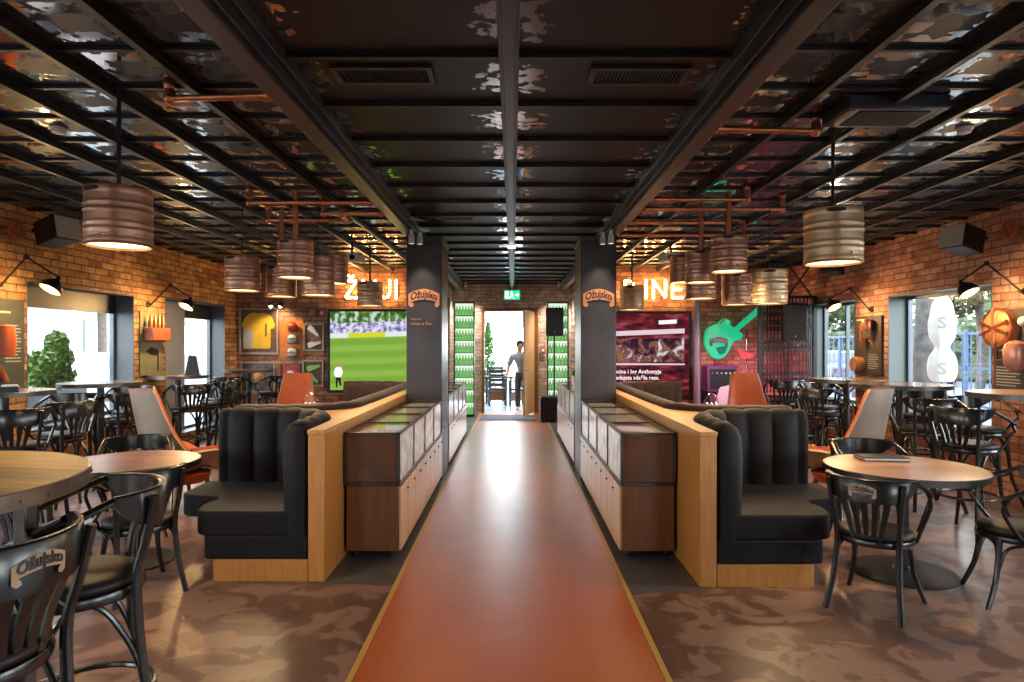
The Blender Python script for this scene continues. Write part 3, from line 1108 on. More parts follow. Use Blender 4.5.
def make_seat_thing(name, label, cat, sh, stool, group=None):
    """bentwood chair / bar stool with fan back and wrap-round arms; local +Y is where the sitter looks"""
    root = thing(name, label, cat, group=group)
    lq, le = M['lacquer'], M['leather']
    MB().lathe([(0, sh - 0.035), (0.19, sh - 0.035), (0.208, sh - 0.02), (0.205, sh - 0.002), (0.17, sh + 0.012), (0, sh + 0.018)], 28).build('seat', le, root, angle=60)
    MB().lathe([(0.185, sh - 0.07), (0.21, sh - 0.07), (0.216, sh - 0.05), (0.21, sh - 0.034), (0.185, sh - 0.034), (0.185, sh - 0.07)], 28).build('seat_frame', lq, root, angle=60)
    br = 0.31 if stool else 0.345
    zt = sh + br
    sp = 0.05 if stool else 0.02
    for sx in (-1, 1):
        p = smooth_path([(sx * (0.185 + sp), -0.25 - sp, 0), (sx * 0.178, -0.205, sh * 0.45), (sx * 0.168, -0.17, sh - 0.04), (sx * 0.185, -0.20, sh + 0.14), (sx * 0.205, -0.225, zt - 0.02)], 5)
        MB().tube(p, [0.0175 if i < 12 else 0.015 for i in range(len(p))], 10).build('leg', lq, root)
        p = smooth_path([(sx * (0.20 + sp), 0.205 + sp, 0), (sx * 0.172, 0.165, sh * 0.4), (sx * 0.148, 0.138, sh - 0.05)], 6)
        MB().tube(p, [0.0145 + 0.004 * i / len(p) for i in range(len(p))], 10).build('leg', lq, root)
        # side brace: arch from front leg to back leg under the seat
        zl = sh - (0.33 if stool else 0.24)
        p = smooth_path([(sx * 0.165, 0.15, zl), (sx * 0.163, 0.11, zl + 0.12), (sx * 0.165, 0.03, sh - 0.085), (sx * 0.168, -0.06, sh - 0.085), (sx * 0.172, -0.14, zl + 0.12), (sx * 0.174, -0.185, zl)], 5)
        MB().tube(p, 0.0105, 8).build('brace', lq, root)
    zl = sh - (0.33 if stool else 0.24)
    p = smooth_path([(-0.165, 0.155, zl), (-0.13, 0.15, zl + 0.13), (-0.05, 0.15, sh - 0.085), (0.05, 0.15, sh - 0.085), (0.13, 0.15, zl + 0.13), (0.165, 0.155, zl)], 5)
    MB().tube(p, 0.0105, 8).build('brace', lq, root)
    if stool:
        zr = 0.34
        MB().tube([(0.215 * math.cos(2 * PI * i / 28), -0.015 + 0.225 * math.sin(2 * PI * i / 28), zr) for i in range(28)], 0.012, 8, closed=True).build('foot_ring', lq, root)
    # wrap-round back rail
    n = 20
    rows = []
    for i in range(n + 1):
        a = 198 + 144 * i / n
        e = min(i, n - i) / (n / 2)
        ht = 0.035 + 0.105 * min(1, e * 2.2) ** 0.7
        ca, sa = math.cos(R(a)), math.sin(R(a))
        zc = zt - ht
        row = []
        for (dr, zz) in ((-0.011, zc), (-0.012, zt - 0.006), (-0.004, zt), (0.012, zt), (0.018, zt - 0.006), (0.010, zc)):
            rr = 0.252 + dr + 0.18 * (zz - (zt - 0.14))* 0.25
            row.append((rr * ca, -0.02 + rr * 0.96 * sa, zz))
        rows.append(row)
    mb = MB().grid(rows)
    mb.f += [(i * 6 + 5, i * 6, (i + 1) * 6, (i + 1) * 6 + 5) for i in range(n)]
    mb.f += [tuple(range(6)), tuple(n * 6 + j for j in range(6))[::-1]]
    mb.build('back_rail', lq, root, angle=50)
    # fan slats
    for k in range(-2, 3):
        b0 = Vector((k * 0.036, -0.19, sh - 0.03))
        aa = R(270 + k * 15)
        b1 = Vector((0.250 * math.cos(aa), -0.02 + 0.242 * math.sin(aa), zt - 0.11))
        mid = (b0 + b1) / 2 + Vector((0, 0.012, 0))
        rows = []
        for t, p in ((0, b0), (0.5, mid), (1, b1)):
            w = 0.010 + 0.011 * t
            tx = Vector((1, 0.25 * k * 0.5 * t, 0)).normalized()
            ny = Vector((-tx.y, tx.x, 0))
            rows.append([p - tx * w - ny * 0.005, p + tx * w - ny * 0.005, p + tx * w + ny * 0.005, p - tx * w + ny * 0.005])
        mb = MB().grid([r + [r[0]] for r in rows])
        mb.f += [(0, 1, 2, 3), (13, 12, 11, 10)]
        mb.build('slat', lq, root)
    for sx in (-1, 1):
        p = smooth_path([(sx * 0.238, -0.095, zt - 0.02), (sx * 0.252, -0.02, zt - 0.05), (sx * 0.262, 0.07, zt - 0.09), (sx * 0.262, 0.14, zt - 0.125), (sx * 0.255, 0.175, zt - 0.137)], 5)
        MB().tube(p, [0.021 if i < 14 else 0.024 - 0.004 * (i - 14) / 6 for i in range(len(p))], 10, flat=(0.62, 1.0)).build('arm', lq, root)
        p = smooth_path([(sx * 0.258, 0.13, zt - 0.13), (sx * 0.262, 0.16, zt - 0.19), (sx * 0.25, 0.145, sh + 0.10), (sx * 0.225, 0.085, sh + 0.01), (sx * 0.212, 0.03, sh - 0.05)], 5)
        MB().tube(p, 0.0115, 8).build('arm_support', lq, root)
    return root


def add_badge(root, sh, stool):
    """small pale ribbon badge with lettering on the outer face of the back rail"""
    rail = [c for c in root.children if c.name.startswith('back_rail')][0]
    zt = sh + (0.31 if stool else 0.345)
    rb, t = ribbon('badge', rail, 0.15, 0.075, M['ribbon_pale'], M['ink'], (0, 0, zt - 0.055), 0.003)
    bend = lambda p: ((0.268) * math.sin(p[0] / 0.268), -0.02 - 0.268 * 0.965 * math.cos(p[0] / 0.268) + p[1] - 0.003, p[2])
    for v in rb.data.vertices:
        v.co = bend(v.co)
    t.v = [bend(p) for p in t.v]
    t.build('badge_lettering', M['ink'], rail, loc=(0, 0, zt - 0.055))


SH, BH = 0.47, 0.78
GC = 'bentwood armchairs at the dining tables'
GS = 'bentwood bar stools at the tall tables'
ch0 = make_seat_thing('dining_chair', 'black bentwood armchair with badge and back to the viewer, before the right round dining table', 'chair', SH, False, GC)
chair_list = [
    (2.25, 3.97, 0.7, 0.72, None),
    (3.16, 4.02, -0.93, 0.30, 'black bentwood armchair at right edge of frame, drawn sideways to the right dining table'),
    (2.90, 5.22, -0.05, -1.0, 'black bentwood armchair tucked behind the right round dining table'),
    (-2.47, 4.22, -0.70, 0.68, 'black bentwood armchair between the reddish dining table and the left sofa'),
    (-3.20, 5.45, 0.45, -0.85, 'black bentwood armchair behind the reddish dining table, before the beige-backed lounge chair'),
    (-2.86, 3.92, 0.05, 1.0, 'black bentwood armchair in front of the reddish dining table, seen through the tall table'),
]
for i, (x, y, dx, dy, lab) in enumerate(chair_list):
    if i == 0:
        o = ch0
        o.location = (x, y, 0)
        o.rotation_euler = (0, 0, face(dx, dy))
    else:
        o = dup(ch0, (x, y, 0), face(dx, dy), lab, GC)
add_badge(ch0, SH, False)

st0 = make_seat_thing('bar_stool', 'near black bar stool with badge on its back rail, in the bottom left corner', 'bar stool', BH, True, GS)
stool_list = [
    (-1.52, 1.76, -0.97, 0.24, None),
    (-1.57, 2.31, -0.82, -0.57, 'black bentwood bar stool drawn sideways to the near plank table, second from the viewer'),
    (-4.16, 5.35, -0.45, 0.75, 'black bar stool before the first tall table by the left wall, at the frame edge'),
    (-4.24, 5.98, -1.0, 0.1, 'black bar stool on the aisle side of the first tall left table, fan back showing'),
    (-4.66, 6.72, 0.1, -1.0, 'black bar stool under the large left window between the two tall tables'),
    (-4.27, 7.10, -0.75, 0.55, 'black bar stool on the near side of the second tall left table'),
    (-4.85, 8.12, 0.2, -1.0, 'black bar stool on the far side of the second tall left table'),
    (-4.42, 8.72, -0.7, 0.7, 'black bar stool on the near side of the third tall left table'),
    (-4.33, 9.30, -1.0, 0.0, 'black bar stool on the aisle side of the third tall left table'),
    (-4.52, 9.86, -0.5, -0.8, 'black bar stool on the far side of the third tall left table'),
    (-4.72, 10.75, 0.0, 1.0, 'black bar stool by the window wall in the far left corner'),
    (-4.22, 11.15, -1.0, 0.1, 'black bar stool on the aisle side of the corner table under the yellow jersey'),
    (3.86, 5.42, 0.85, 0.4, 'black bar stool with fan back by the nearest tall right table, aisle side'),
    (4.70, 6.42, 0.2, -1.0, 'black bar stool under the large right window, behind the nearest tall right table'),
    (4.12, 6.42, 0.1, 1.0, 'black bar stool on the near side of the second tall right table'),
    (4.86, 7.62, -0.6, -0.7, 'black bar stool between the second tall right table and the window'),
    (3.78, 7.86, 0.85, 0.4, 'black bar stool on the aisle side of the third tall right table'),
    (4.20, 8.72, 0.05, -1.0, 'black bar stool on the far side of the third tall right table'),
    (4.82, 8.56, -0.85, -0.5, 'black bar stool on the wall side of the third tall right table'),
    (4.12, 9.72, 0.2, 1.0, 'black bar stool standing before the low wooden table by the lattice gate'),
    (4.86, 9.95, -0.6, 0.5, 'black bar stool by the far right window beside the lattice gate'),
]
for i, (x, y, dx, dy, lab) in enumerate(stool_list):
    if i == 0:
        o = st0
        o.location = (x, y, 0)
        o.rotation_euler = (0, 0, face(dx, dy))
    else:
        o = dup(st0, (x, y, 0), face(dx, dy), lab, GS)
add_badge(st0, BH, True)


# ================================================================== TABLES
def round_table(name, label, x, y, z, r, top, rim, base='disc', rimh=0.045, baser=0.3, group=None, rz=0.0):
    if z > 1:
        baser = 0.22
    root = thing(name, label, 'table', (x, y, 0), rz, group)
    MB().lathe([(0, z - rimh + 0.006), (r - 0.006, z - rimh + 0.006), (r - 0.004, z), (0, z)], 64).build('table_top', top, root)
    MB().lathe([(r - 0.02, z - rimh), (r + 0.004, z - rimh), (r + 0.004, z - 0.002), (r - 0.001, z + 0.001), (r - 0.006, z + 0.0005), (r - 0.006, z - rimh), (r - 0.02, z - rimh)], 64).build('rim', rim, root)
    if base == 'disc':
        MB().lathe([(0, 0), (baser, 0), (baser, 0.012), (baser * 0.9, 0.022), (0.07, 0.03), (0.05, 0.05), (0, 0.05)], 40).build('base_plate', M['black_metal'], root)
        MB().lathe([(0, 0.03), (0.038, 0.03), (0.038, z - rimh - 0.01), (0.1, z - rimh - 0.008), (0.1, z - rimh + 0.006), (0, z - rimh + 0.006)], 18).build('pedestal', M['black_metal'], root)
    else:
        rr = [c for c in root.children if c.name.startswith('rim')][0]
        rm_ = MB().sphere((0, 0, 0), 0.0055, 8, 6).mesh('rivet', rim)
        for k in range(40):
            a = 2 * PI * k / 40
            ro = bpy.data.objects.new('rivet', rm_)
            COL.objects.link(ro)
            ro.parent = rr
            ro.location = ((r + 0.004) * math.cos(a), (r + 0.004) * math.sin(a), z - rimh * 0.55)
        for k in range(4):
            a = R(18 + 90 * k)
            c, s_ = math.cos(a) * r * 0.80, math.sin(a) * r * 0.80
            MB().box(c - 0.022, c + 0.022, s_ - 0.022, s_ + 0.022, 0, z - rimh + 0.004).build('leg', M['rim'], root, bevel=0.004)
        MB().tube([(r * 0.8 * math.cos(R(18 + 90 * k)), r * 0.8 * math.sin(R(18 + 90 * k)), 0.25) for k in range(4)], 0.014, 8, closed=True).build('stretcher', M['rim'], root)
    return root


ZB = 1.18
round_table('bar_table', 'large tall round plank table with riveted steel rim at lower left', -2.03, 1.95, ZB, 0.62, M['top_plank'], M['rim_bronze'], 'legs', 0.05, rz=R(-10))
round_table('dining_table', 'reddish round dining table behind the near plank table', -2.84, 4.75, 0.75, 0.47, M['top_red'], M['rim'])
round_table('dining_table', 'tan round dining table with black rim and disc foot on the right', 2.76, 4.53, 0.75, 0.51, M['top_tan'], M['rim'], baser=0.34)
round_table('dining_table', 'round table inside the left rear booth', -2.42, 7.4, 0.75, 0.38, M['top_red'], M['rim'], baser=0.26)
round_table('dining_table', 'round table inside the right rear booth', 2.38, 7.4, 0.75, 0.38, M['top_red'], M['rim'], baser=0.26)
GT = 'tall round tables along the windows'
round_table('bar_table', 'tall round table against the left wall under the grey-green board', -4.80, 6.04, ZB, 0.40, M['top_bar'], M['rim'], group=GT)
round_table('bar_table', 'tall round table before the large left window', -4.78, 7.42, ZB, 0.42, M['top_bar'], M['rim'], group=GT)
round_table('bar_table', 'tall round table before the narrow second left window', -4.84, 9.25, ZB, 0.40, M['top_bar'], M['rim'], group=GT)
round_table('bar_table', 'tall round table in the far left corner near the yellow jersey', -4.72, 11.42, ZB, 0.42, M['top_bar'], M['rim'], group=GT)
round_table('bar_table', 'tall round table against the right wall under the barrel-wheel board', 4.68, 5.72, ZB, 0.52, M['top_tan'], M['rim'], group=GT)
round_table('bar_table', 'tall round table before the large right window', 4.30, 7.12, ZB, 0.50, M['top_bar'], M['rim'], group=GT)
round_table('bar_table', 'tall round table between the two right windows', 4.26, 8.18, ZB, 0.43, M['top_bar'], M['rim'], group=GT)
round_table('bar_table', 'lower wood-topped table before the black lattice gate', 4.40, 10.35, 0.82, 0.32, M['top_tan'], M['rim'], group=GT)

# things on tables
o = thing('menu_folder', 'closed black menu folder lying on the tan round dining table', 'menu', (2.76, 4.80, 0.752), R(-6))
fo = MB().box(-0.16, 0.16, -0.10, 0.10, 0.0, 0.006).build('cover', M['black'], o, bevel=0.002)
MB().box(-0.155, 0.158, -0.095, 0.095, 0.006, 0.018).build('pages', M['white'], o)
MB().box(-0.16, 0.16, -0.10, 0.10, 0.018, 0.024).build('cover', M['black'], o, bevel=0.002)
for s in (-1, 1):
    px = -2.36 if s < 0 else 2.31
    lab = 'steel condiment caddy on the table of the %s rear booth' % ('left' if s < 0 else 'right')
    o = thing('condiment_caddy', lab, 'caddy', (px, 7.45, 0.752), group='booth table caddies')
    MB().box(-0.09, 0.09, -0.05, 0.05, 0, 0.012).build('tray', M['black_metal'], o, bevel=0.003)
    MB().tube(smooth_path([(-0.08, 0, 0.01), (-0.08, 0, 0.2), (0, 0, 0.30), (0.08, 0, 0.2), (0.08, 0, 0.01)], 5), 0.005, 6).build('handle', M['steel'], o)
    for k, hx in enumerate((-0.05, 0.0, 0.05)):
        j = MB().lathe([(0, 0.013), (0.024, 0.013), (0.026, 0.12), (0.018, 0.15), (0, 0.15)], 12, (hx, 0.0, 0)).build('shaker', M['white'] if k == 1 else M['steel'], o)
        MB().lathe([(0, 0.15), (0.02, 0.15), (0.02, 0.175), (0.012, 0.19), (0, 0.19)], 12, (hx, 0.0, 0)).build('lid', M['steel'], j)
o = thing('menu_stand', 'black tapered menu stand on the third tall left table', 'menu stand', (-4.62, 9.22, ZB + 0.001), R(12))
MB().prism([(-0.10, 0), (0.10, 0), (0.055, 0.27), (-0.045, 0.29)], -0.012, 0.012, 'Y').build('board', M['black'], o, bevel=0.003)
MB().box(-0.11, 0.11, -0.05, 0.05, 0, 0.012).build('foot', M['black'], o, bevel=0.003)
o = thing('napkin_box', 'small black napkin box with white napkins on the first tall left table', 'napkin box', (-4.60, 5.85, ZB + 0.001), R(30))
MB().box(-0.07, 0.07, -0.05, 0.05, 0, 0.05).build('box', M['black'], o, bevel=0.004)
MB().box(-0.055, 0.055, -0.04, 0.04, 0.045, 0.065).build('napkins', M['white'], o)


# ================================================================== LOUNGE CHAIRS
def lounge_chair(label, x, y, dx, dy, group='orange high-backed lounge chairs'):
    root = thing('lounge_chair', label, 'armchair', (x, y, 0), face(dx, dy), group)
    prof = [(0.34, 0.36), (0.30, 0.41), (0.18, 0.43), (0.0, 0.41), (-0.14, 0.40), (-0.23, 0.44), (-0.28, 0.56), (-0.32, 0.74), (-0.36, 0.95), (-0.395, 1.13), (-0.405, 1.20)]
    wid = [0.27, 0.29, 0.31, 0.32, 0.32, 0.315, 0.295, 0.255, 0.215, 0.185, 0.165]
    lift = [0.02, 0.10, 0.17, 0.20, 0.21, 0.20, 0.15, 0.08, 0.04, 0.02, 0.0]
    pp = smooth_path([(0, a, b) for a, b in prof], 3)
    k = len(prof) - 1
    def lerp(arr, t):
        i = min(int(t), k - 1)
        return arr[i] + (arr[i + 1] - arr[i]) * (t - i)
    inner, mid, outer = [], [], []
    n = 16
    for i, p in enumerate(pp):
        t = i / 3
        a, b = pp[max(i - 1, 0)], pp[min(i + 1, len(pp) - 1)]
        tg = (b - a).normalized()
        nv = Vector((0, tg.z, -tg.y))          # towards the sitter
        if nv.y < 0 and nv.z < 0:
            nv = -nv
        w, lf = lerp(wid, t), lerp(lift, t)
        ri, rm, ro = [], [], []
        for j in range(n + 1):
            q = -1 + 2 * j / n
            up = lf * abs(q) ** 3
            base = Vector((q * w, p.y, p.z)) + nv * up
            puff = 0.02 * (1 - q * q)
            ri.append(tuple(base + nv * (0.03 + puff)))
            rm.append(tuple(base + Vector((q * 0.012, 0, 0))))
            ro.append(tuple(base + Vector((q * 0.025, 0, 0)) - nv * 0.035 * (1 - 0.5 * q ** 4)))
        inner.append(ri); mid.append(rm); outer.append(ro)

    def solid(a, b, name, m):
        mb = MB()
        mb.grid(a)
        o1 = len(mb.v)
        mb.grid(b)
        nr, nc = len(a), n + 1
        per = [j for j in range(nc)] + [i * nc + nc - 1 for i in range(1, nr)] + [(nr - 1) * nc + j for j in range(nc - 2, -1, -1)] + [i * nc for i in range(nr - 2, 0, -1)]
        for u, v in zip(per, per[1:] + per[:1]):
            mb.f.append((u, v, o1 + v, o1 + u))
        return mb.build(name, m, root, angle=50)
    solid(inner, mid, 'cushion', M['orange'])
    sh = solid(mid, outer, 'shell', M['beige'])
    sh['label'] = 'grey beige outer shell'
    MB().lathe([(0, 0.27), (0.20, 0.27), (0.24, 0.30), (0.26, 0.36), (0.2, 0.375), (0, 0.375)], 24).build('seat_base', M['orange'], root, angle=60)
    for sx in (-1, 1):
        for sy in (-1, 1):
            MB().tube([(sx * 0.22, sy * 0.22, 0), (sx * 0.15, sy * 0.15, 0.29)], [0.013, 0.024], 10).build('leg', M['walnut'], root)
    return root


lounge_chair('orange lounge chair with beige back to the viewer, behind the reddish table', -3.24, 6.28, 0.5, 0.87)
lounge_chair('orange lounge chair with beige back to the viewer, behind the tan table', 3.21, 6.28, -0.5, 0.87)
lounge_chair('orange lounge chair facing the viewer in front of the framed boots', -3.12, 9.0, 0.1, -1.0)
lounge_chair('orange lounge chair facing the viewer below the green guitar', 3.36, 9.0, -0.1, -1.0)


# ================================================================== KEG PENDANTS
def keg(label, px, pyb, d, dia, h, mat='keg', pipe=None, energy=85):
    p = at(px, pyb, d)
    root = thing('keg_pendant', label, 'pendant lamp', (p.x, p.y, p.z), group='beer keg pendant lamps')
    dia *= math.cos(math.atan(p.x / p.y))     # px width was read off-axis
    r = dia / 2
    prof = [(r * 0.93, 0.0), (r, 0.006)]
    ribs = [0.04, 0.30, 0.345, 0.62, 0.665, 0.95]
    m = 40
    for i in range(m + 1):
        t = i / m
        rr = r * 0.975
        for c in (0.24, 0.36, 0.60, 0.72):
            rr += r * 0.032 * math.exp(-((t - c) / 0.018) ** 2)
        if t < 0.10 or t > 0.90:
            rr = r * 0.99
        prof.append((rr, 0.008 + t * (h - 0.016)))
    prof += [(r * 0.97, h), (r * 0.90, h - 0.006), (r * 0.88, h - 0.05), (0, h - 0.03)]
    MB().lathe(prof + [], 48).build('barrel', M[mat], root, angle=60)
    MB().lathe([(r * 0.93, 0.0), (r * 0.90, 0.03), (r * 0.86, 0.05)], 40).build('inner_rim', M['keg_pale'], root)
    MB().lathe([(0, 0.014), (r * 0.91, 0.014), (r * 0.91, 0.02), (0, 0.02)], 40).build('diffuser', M['bulb_face'], root)
    # dark patch painted as the shade of the collar's grip opening, on the side towards the aisle and the viewer
    for a0 in (250, 70):
        rows = []
        for i in range(9):
            a = R(a0 - 18 + 36 * i / 8)
            e = math.sqrt(max(0, 1 - ((i - 4) / 4.0) ** 2)) * 0.5 + 0.5
            rows.append([((r + 0.001) * math.cos(a), (r + 0.001) * math.sin(a), h * 0.945 - h * 0.075 * 0.5 * e - h * 0.02),
                         ((r + 0.001) * math.cos(a), (r + 0.001) * math.sin(a), h * 0.945 + h * 0.075 * 0.5 * e - h * 0.02)])
        rows2 = [[(x * 0.985, y * 0.985, z) for x, y, z in rw] for rw in rows]
        mb = MB()
        mb.grid([[a[0], a[1], b[1], b[0], a[0]] for a, b in zip(rows, rows2)])
        mb.build('grip_shade_patch', M['slot'], root)
    MB().sphere((0.15 * r, -r * 1.0, h * 0.14), r * 0.045, 8, 6).build('bung', M['steel'], root)
    top = ZC - 0.03 - p.z
    if pipe == 'copper':
        MB().tube([(0, 0, h - 0.04), (0, 0, top)], 0.024, 12).build('rod', M['copper'], root)
    elif pipe == 'black':
        MB().tube([(0, 0, h - 0.04), (0, 0, top)], 0.012, 10).build('rod', M['black_metal'], root)
    else:
        MB().tube([(0, 0, h - 0.04), (0, 0, top)], 0.005, 6).build('cable', M['black'], root)
    L = bpy.data.lights.new('keg_light', 'SPOT')
    L.energy = energy
    L.color = (1.0, 0.68, 0.36)
    L.spot_size = R(168)
    L.spot_blend = 1.0
    L.shadow_soft_size = r * 0.8
    lo = bpy.data.objects.new('keg_light', L)
    COL.objects.link(lo)
    lo.parent = root
    lo.location = (0, 0, 0.005)
    return root


keg('large bronze keg pendant on a black rod, nearest on the left', 119, 247, 3.55, 0.40, 0.315, 'keg', 'black', 90)
keg('large pale keg pendant on a black rod, nearest on the right', 833, 264, 4.13, 0.40, 0.345, 'keg_pale', 'black', 90)
keg('keg pendant on a thin cable, leftmost of the left cluster', 242.5, 291, 6.5, 0.375, 0.345)
keg('keg pendant on a thick copper pipe, highest and foremost in the left cluster', 295.5, 278, 6.0, 0.35, 0.345, 'keg', 'copper')
keg('keg pendant half hidden below the copper-pipe keg in the left cluster', 281.5, 297, 6.75, 0.335, 0.32, 'keg', 'copper')
keg('keg pendant just right of the copper-pipe keg in the left cluster', 318, 295.5, 6.6, 0.36, 0.40)
keg('keg pendant high up at the rear of the left cluster', 334, 284, 8.0, 0.36, 0.36)
keg('keg pendant on a rod hanging before the lit letters beside the left column', 370, 306, 9.0, 0.37, 0.33, 'keg_pale', 'black')
keg('keg pendant hanging before the lit letters beside the right column', 632, 310, 9.6, 0.365, 0.36, 'keg_pale', 'black')
keg('keg pendant on a thick copper pipe in the middle of the right cluster', 701, 283, 6.5, 0.325, 0.32, 'keg', 'copper')
keg('keg pendant on a short copper drop, highest in the right cluster', 729, 272, 6.0, 0.355, 0.33, 'keg', 'copper')
keg('keg pendant directly behind and below the copper-pipe keg in the right cluster', 701, 299, 7.3, 0.36, 0.36)
keg('keg pendant half hidden below the highest keg of the right cluster', 736.5, 305, 7.4, 0.36, 0.36)
keg('keg pendant on a thin cable, rightmost of the right cluster', 769.5, 304, 6.2, 0.36, 0.33, 'keg_pale')
keg('keg pendant at the rear of the right cluster, half behind the copper-pipe keg', 683, 283, 8.2, 0.35, 0.35)


# copper pipework under the ceiling
def pipe(label, pts, r=0.024, elbows=True):
    root = thing('copper_pipe', label, 'pipe', pts[0], group='copper pipes under the ceiling')
    o = Vector(pts[0])
    P = [Vector(p) - o for p in pts]
    MB().tube(P, r, 14).build('tube', M['copper'], root)
    for p in P:
        MB().sphere(p, r * 1.45, 12, 8).build('elbow', M['copper'], root)
    for p, q in ((P[0], P[1]), (P[-1], P[-2])):
        t = (q - p).normalized()
        MB().tube([p + t * r * 1.2, p + t * r * 3.2], r * 1.25, 14).build('collar', M['copper'], root)


zt = ZC - 0.02
pipe('copper pipe with elbow above the nearest left keg', [(-1.92, 3.58, zt), (-1.92, 3.58, 2.985), (X0 - 1.30, 3.58, 3.0)])
pipe('copper pipe with elbow above the nearest right keg', [(1.94, 4.10, zt), (1.94, 4.10, 2.975), (X0 + 1.30, 4.10, 2.99)])
pipe('copper pipe with elbow over the left cluster, nearest of three', [(-2.46, 5.98, zt), (-2.46, 5.98, 2.94), (X0 - 1.30, 5.98, 2.94)])
pipe('copper pipe over the left cluster, middle of three', [(-1.90, 6.42, zt), (-1.90, 6.42, 2.93), (X0 - 1.30, 6.42, 2.93)])
pipe('copper pipe over the left cluster, farthest of three', [(-2.58, 6.76, zt), (-2.58, 6.76, 2.93), (-1.74, 6.76, 2.93), (-1.74, 6.5, 2.93)])
pipe('copper pipe over the right cluster, nearest of four', [(2.16, 5.90, zt), (2.16, 5.90, 2.95), (X0 + 1.30, 5.90, 2.95)])
pipe('copper pipe over the right cluster, second of four', [(2.62, 6.22, zt), (2.62, 6.22, 2.93), (X0 + 1.30, 6.22, 2.93)])
pipe('copper pipe over the right cluster, third of four', [(2.3, 6.9, zt), (2.3, 6.9, 2.93), (X0 + 1.30, 6.9, 2.93)])
pipe('copper pipe over the right cluster, farthest of four', [(2.7, 7.5, zt), (2.7, 7.5, 2.90), (X0 + 1.30, 7.5, 2.90)])


# ================================================================== CEILING FITTINGS
def vent(label, x, y, w, dp):
    root = thing('ceiling_vent', label, 'air vent', (x, y, ZC - 0.001), group='slotted ceiling vents')
    f = MB()
    t = 0.03
    f.box(-w / 2, w / 2, -dp / 2, -dp / 2 + t, -0.02, 0).box(-w / 2, w / 2, dp / 2 - t, dp / 2, -0.02, 0)
    f.box(-w / 2, -w / 2 + t, -dp / 2 + t, dp / 2 - t, -0.02, 0).box(w / 2 - t, w / 2, -dp / 2 + t, dp / 2 - t, -0.02, 0)
    f.build('frame', M['beam'], root, bevel=0.003)
    MB().box(-w / 2 + t, w / 2 - t, -dp / 2 + t, dp / 2 - t, -0.003, -0.0005).build('duct', M['slot'], root)
    n = 24
    for k in range(n):
        x_ = -w / 2 + t + (w - 2 * t) * (k + 0.5) / n
        MB().obox((x_, 0, -0.010), (0.004, dp - 2 * t, 0.016), Matrix.Rotation(R(25), 3, 'Y')).build('louvre', M['beam'], root)


vent('slotted vent in the near ceiling left of the middle beam', -0.70, 3.47, 0.54, 0.22)
vent('slotted vent in the near ceiling right of the middle beam', 0.68, 3.48, 0.54, 0.22)
vent('far slotted vent before the left column', -0.66, 7.33, 0.46, 0.20)
vent('far slotted vent before the right column', 0.64, 7.33, 0.46, 0.20)
o = thing('air_conditioner', 'square ceiling air conditioner cassette above the nearest right keg', 'air conditioner', (2.27, 3.92, ZC - 0.001))
MB().box(-0.30, 0.30, -0.17, 0.17, -0.085, 0.0).build('casing', M['beam'], o, bevel=0.01)
MB().box(-0.21, 0.21, -0.12, 0.12, -0.09, -0.085).build('grille', M['slot'], o)
MB().box(-0.285, -0.25, -0.14, 0.14, -0.088, -0.085).build('outlet', M['black'], o)
MB().box(0.25, 0.285, -0.14, 0.14, -0.088, -0.085).build('outlet', M['black'], o)
for x, y, lab in ((-3.08, 4.34, 'white round smoke detector on the left ceiling'), (3.06, 4.34, 'white round smoke detector on the right ceiling')):
    o = thing('smoke_detector', lab, 'smoke detector', (x, y, ZC - 0.0005), group='smoke detectors')
    MB().lathe([(0, 0), (0.055, 0), (0.055, -0.012), (0, -0.012)], 20).build('base', M['white'], o)
    MB().lathe([(0, -0.012), (0.045, -0.012), (0.04, -0.035), (0.02, -0.042), (0, -0.042)], 20).build('sensor', M['white'], o)
o = thing('emergency_light', 'tiny lit emergency lamp on the middle ceiling beam', 'emergency light', (X0, 8.65, ZC - 0.121))
MB().box(-0.06, 0.06, -0.03, 0.03, -0.05, 0).build('housing', M['white'], o, bevel=0.005)
MB().box(-0.05, 0.05, -0.034, -0.0305, -0.045, -0.01).build('lens', M['spot_glow'], o)
for s in (-1, 1):
    p = at(352 if s < 0 else 671, 258, 9.0)
    o = thing('projector', 'grey projector hung under the ceiling near the %s column' % ('left' if s < 0 else 'right'), 'projector', p, R(8 * s))
    MB().box(-0.15, 0.15, -0.12, 0.12, -0.055, 0.055).build('casing', M['white'], o, bevel=0.015)
    MB().lathe([(0, -0.14), (0.035, -0.14), (0.04, -0.115), (0, -0.115)], 14, (0.05 * -s, 0, -0.005), 'Y').build('lens', M['slot'], o)
    MB().tube([(0, 0, 0.05), (0, 0, ZC - 0.02 - p.z)], 0.016, 10).build('mount', M['black_metal'], o)

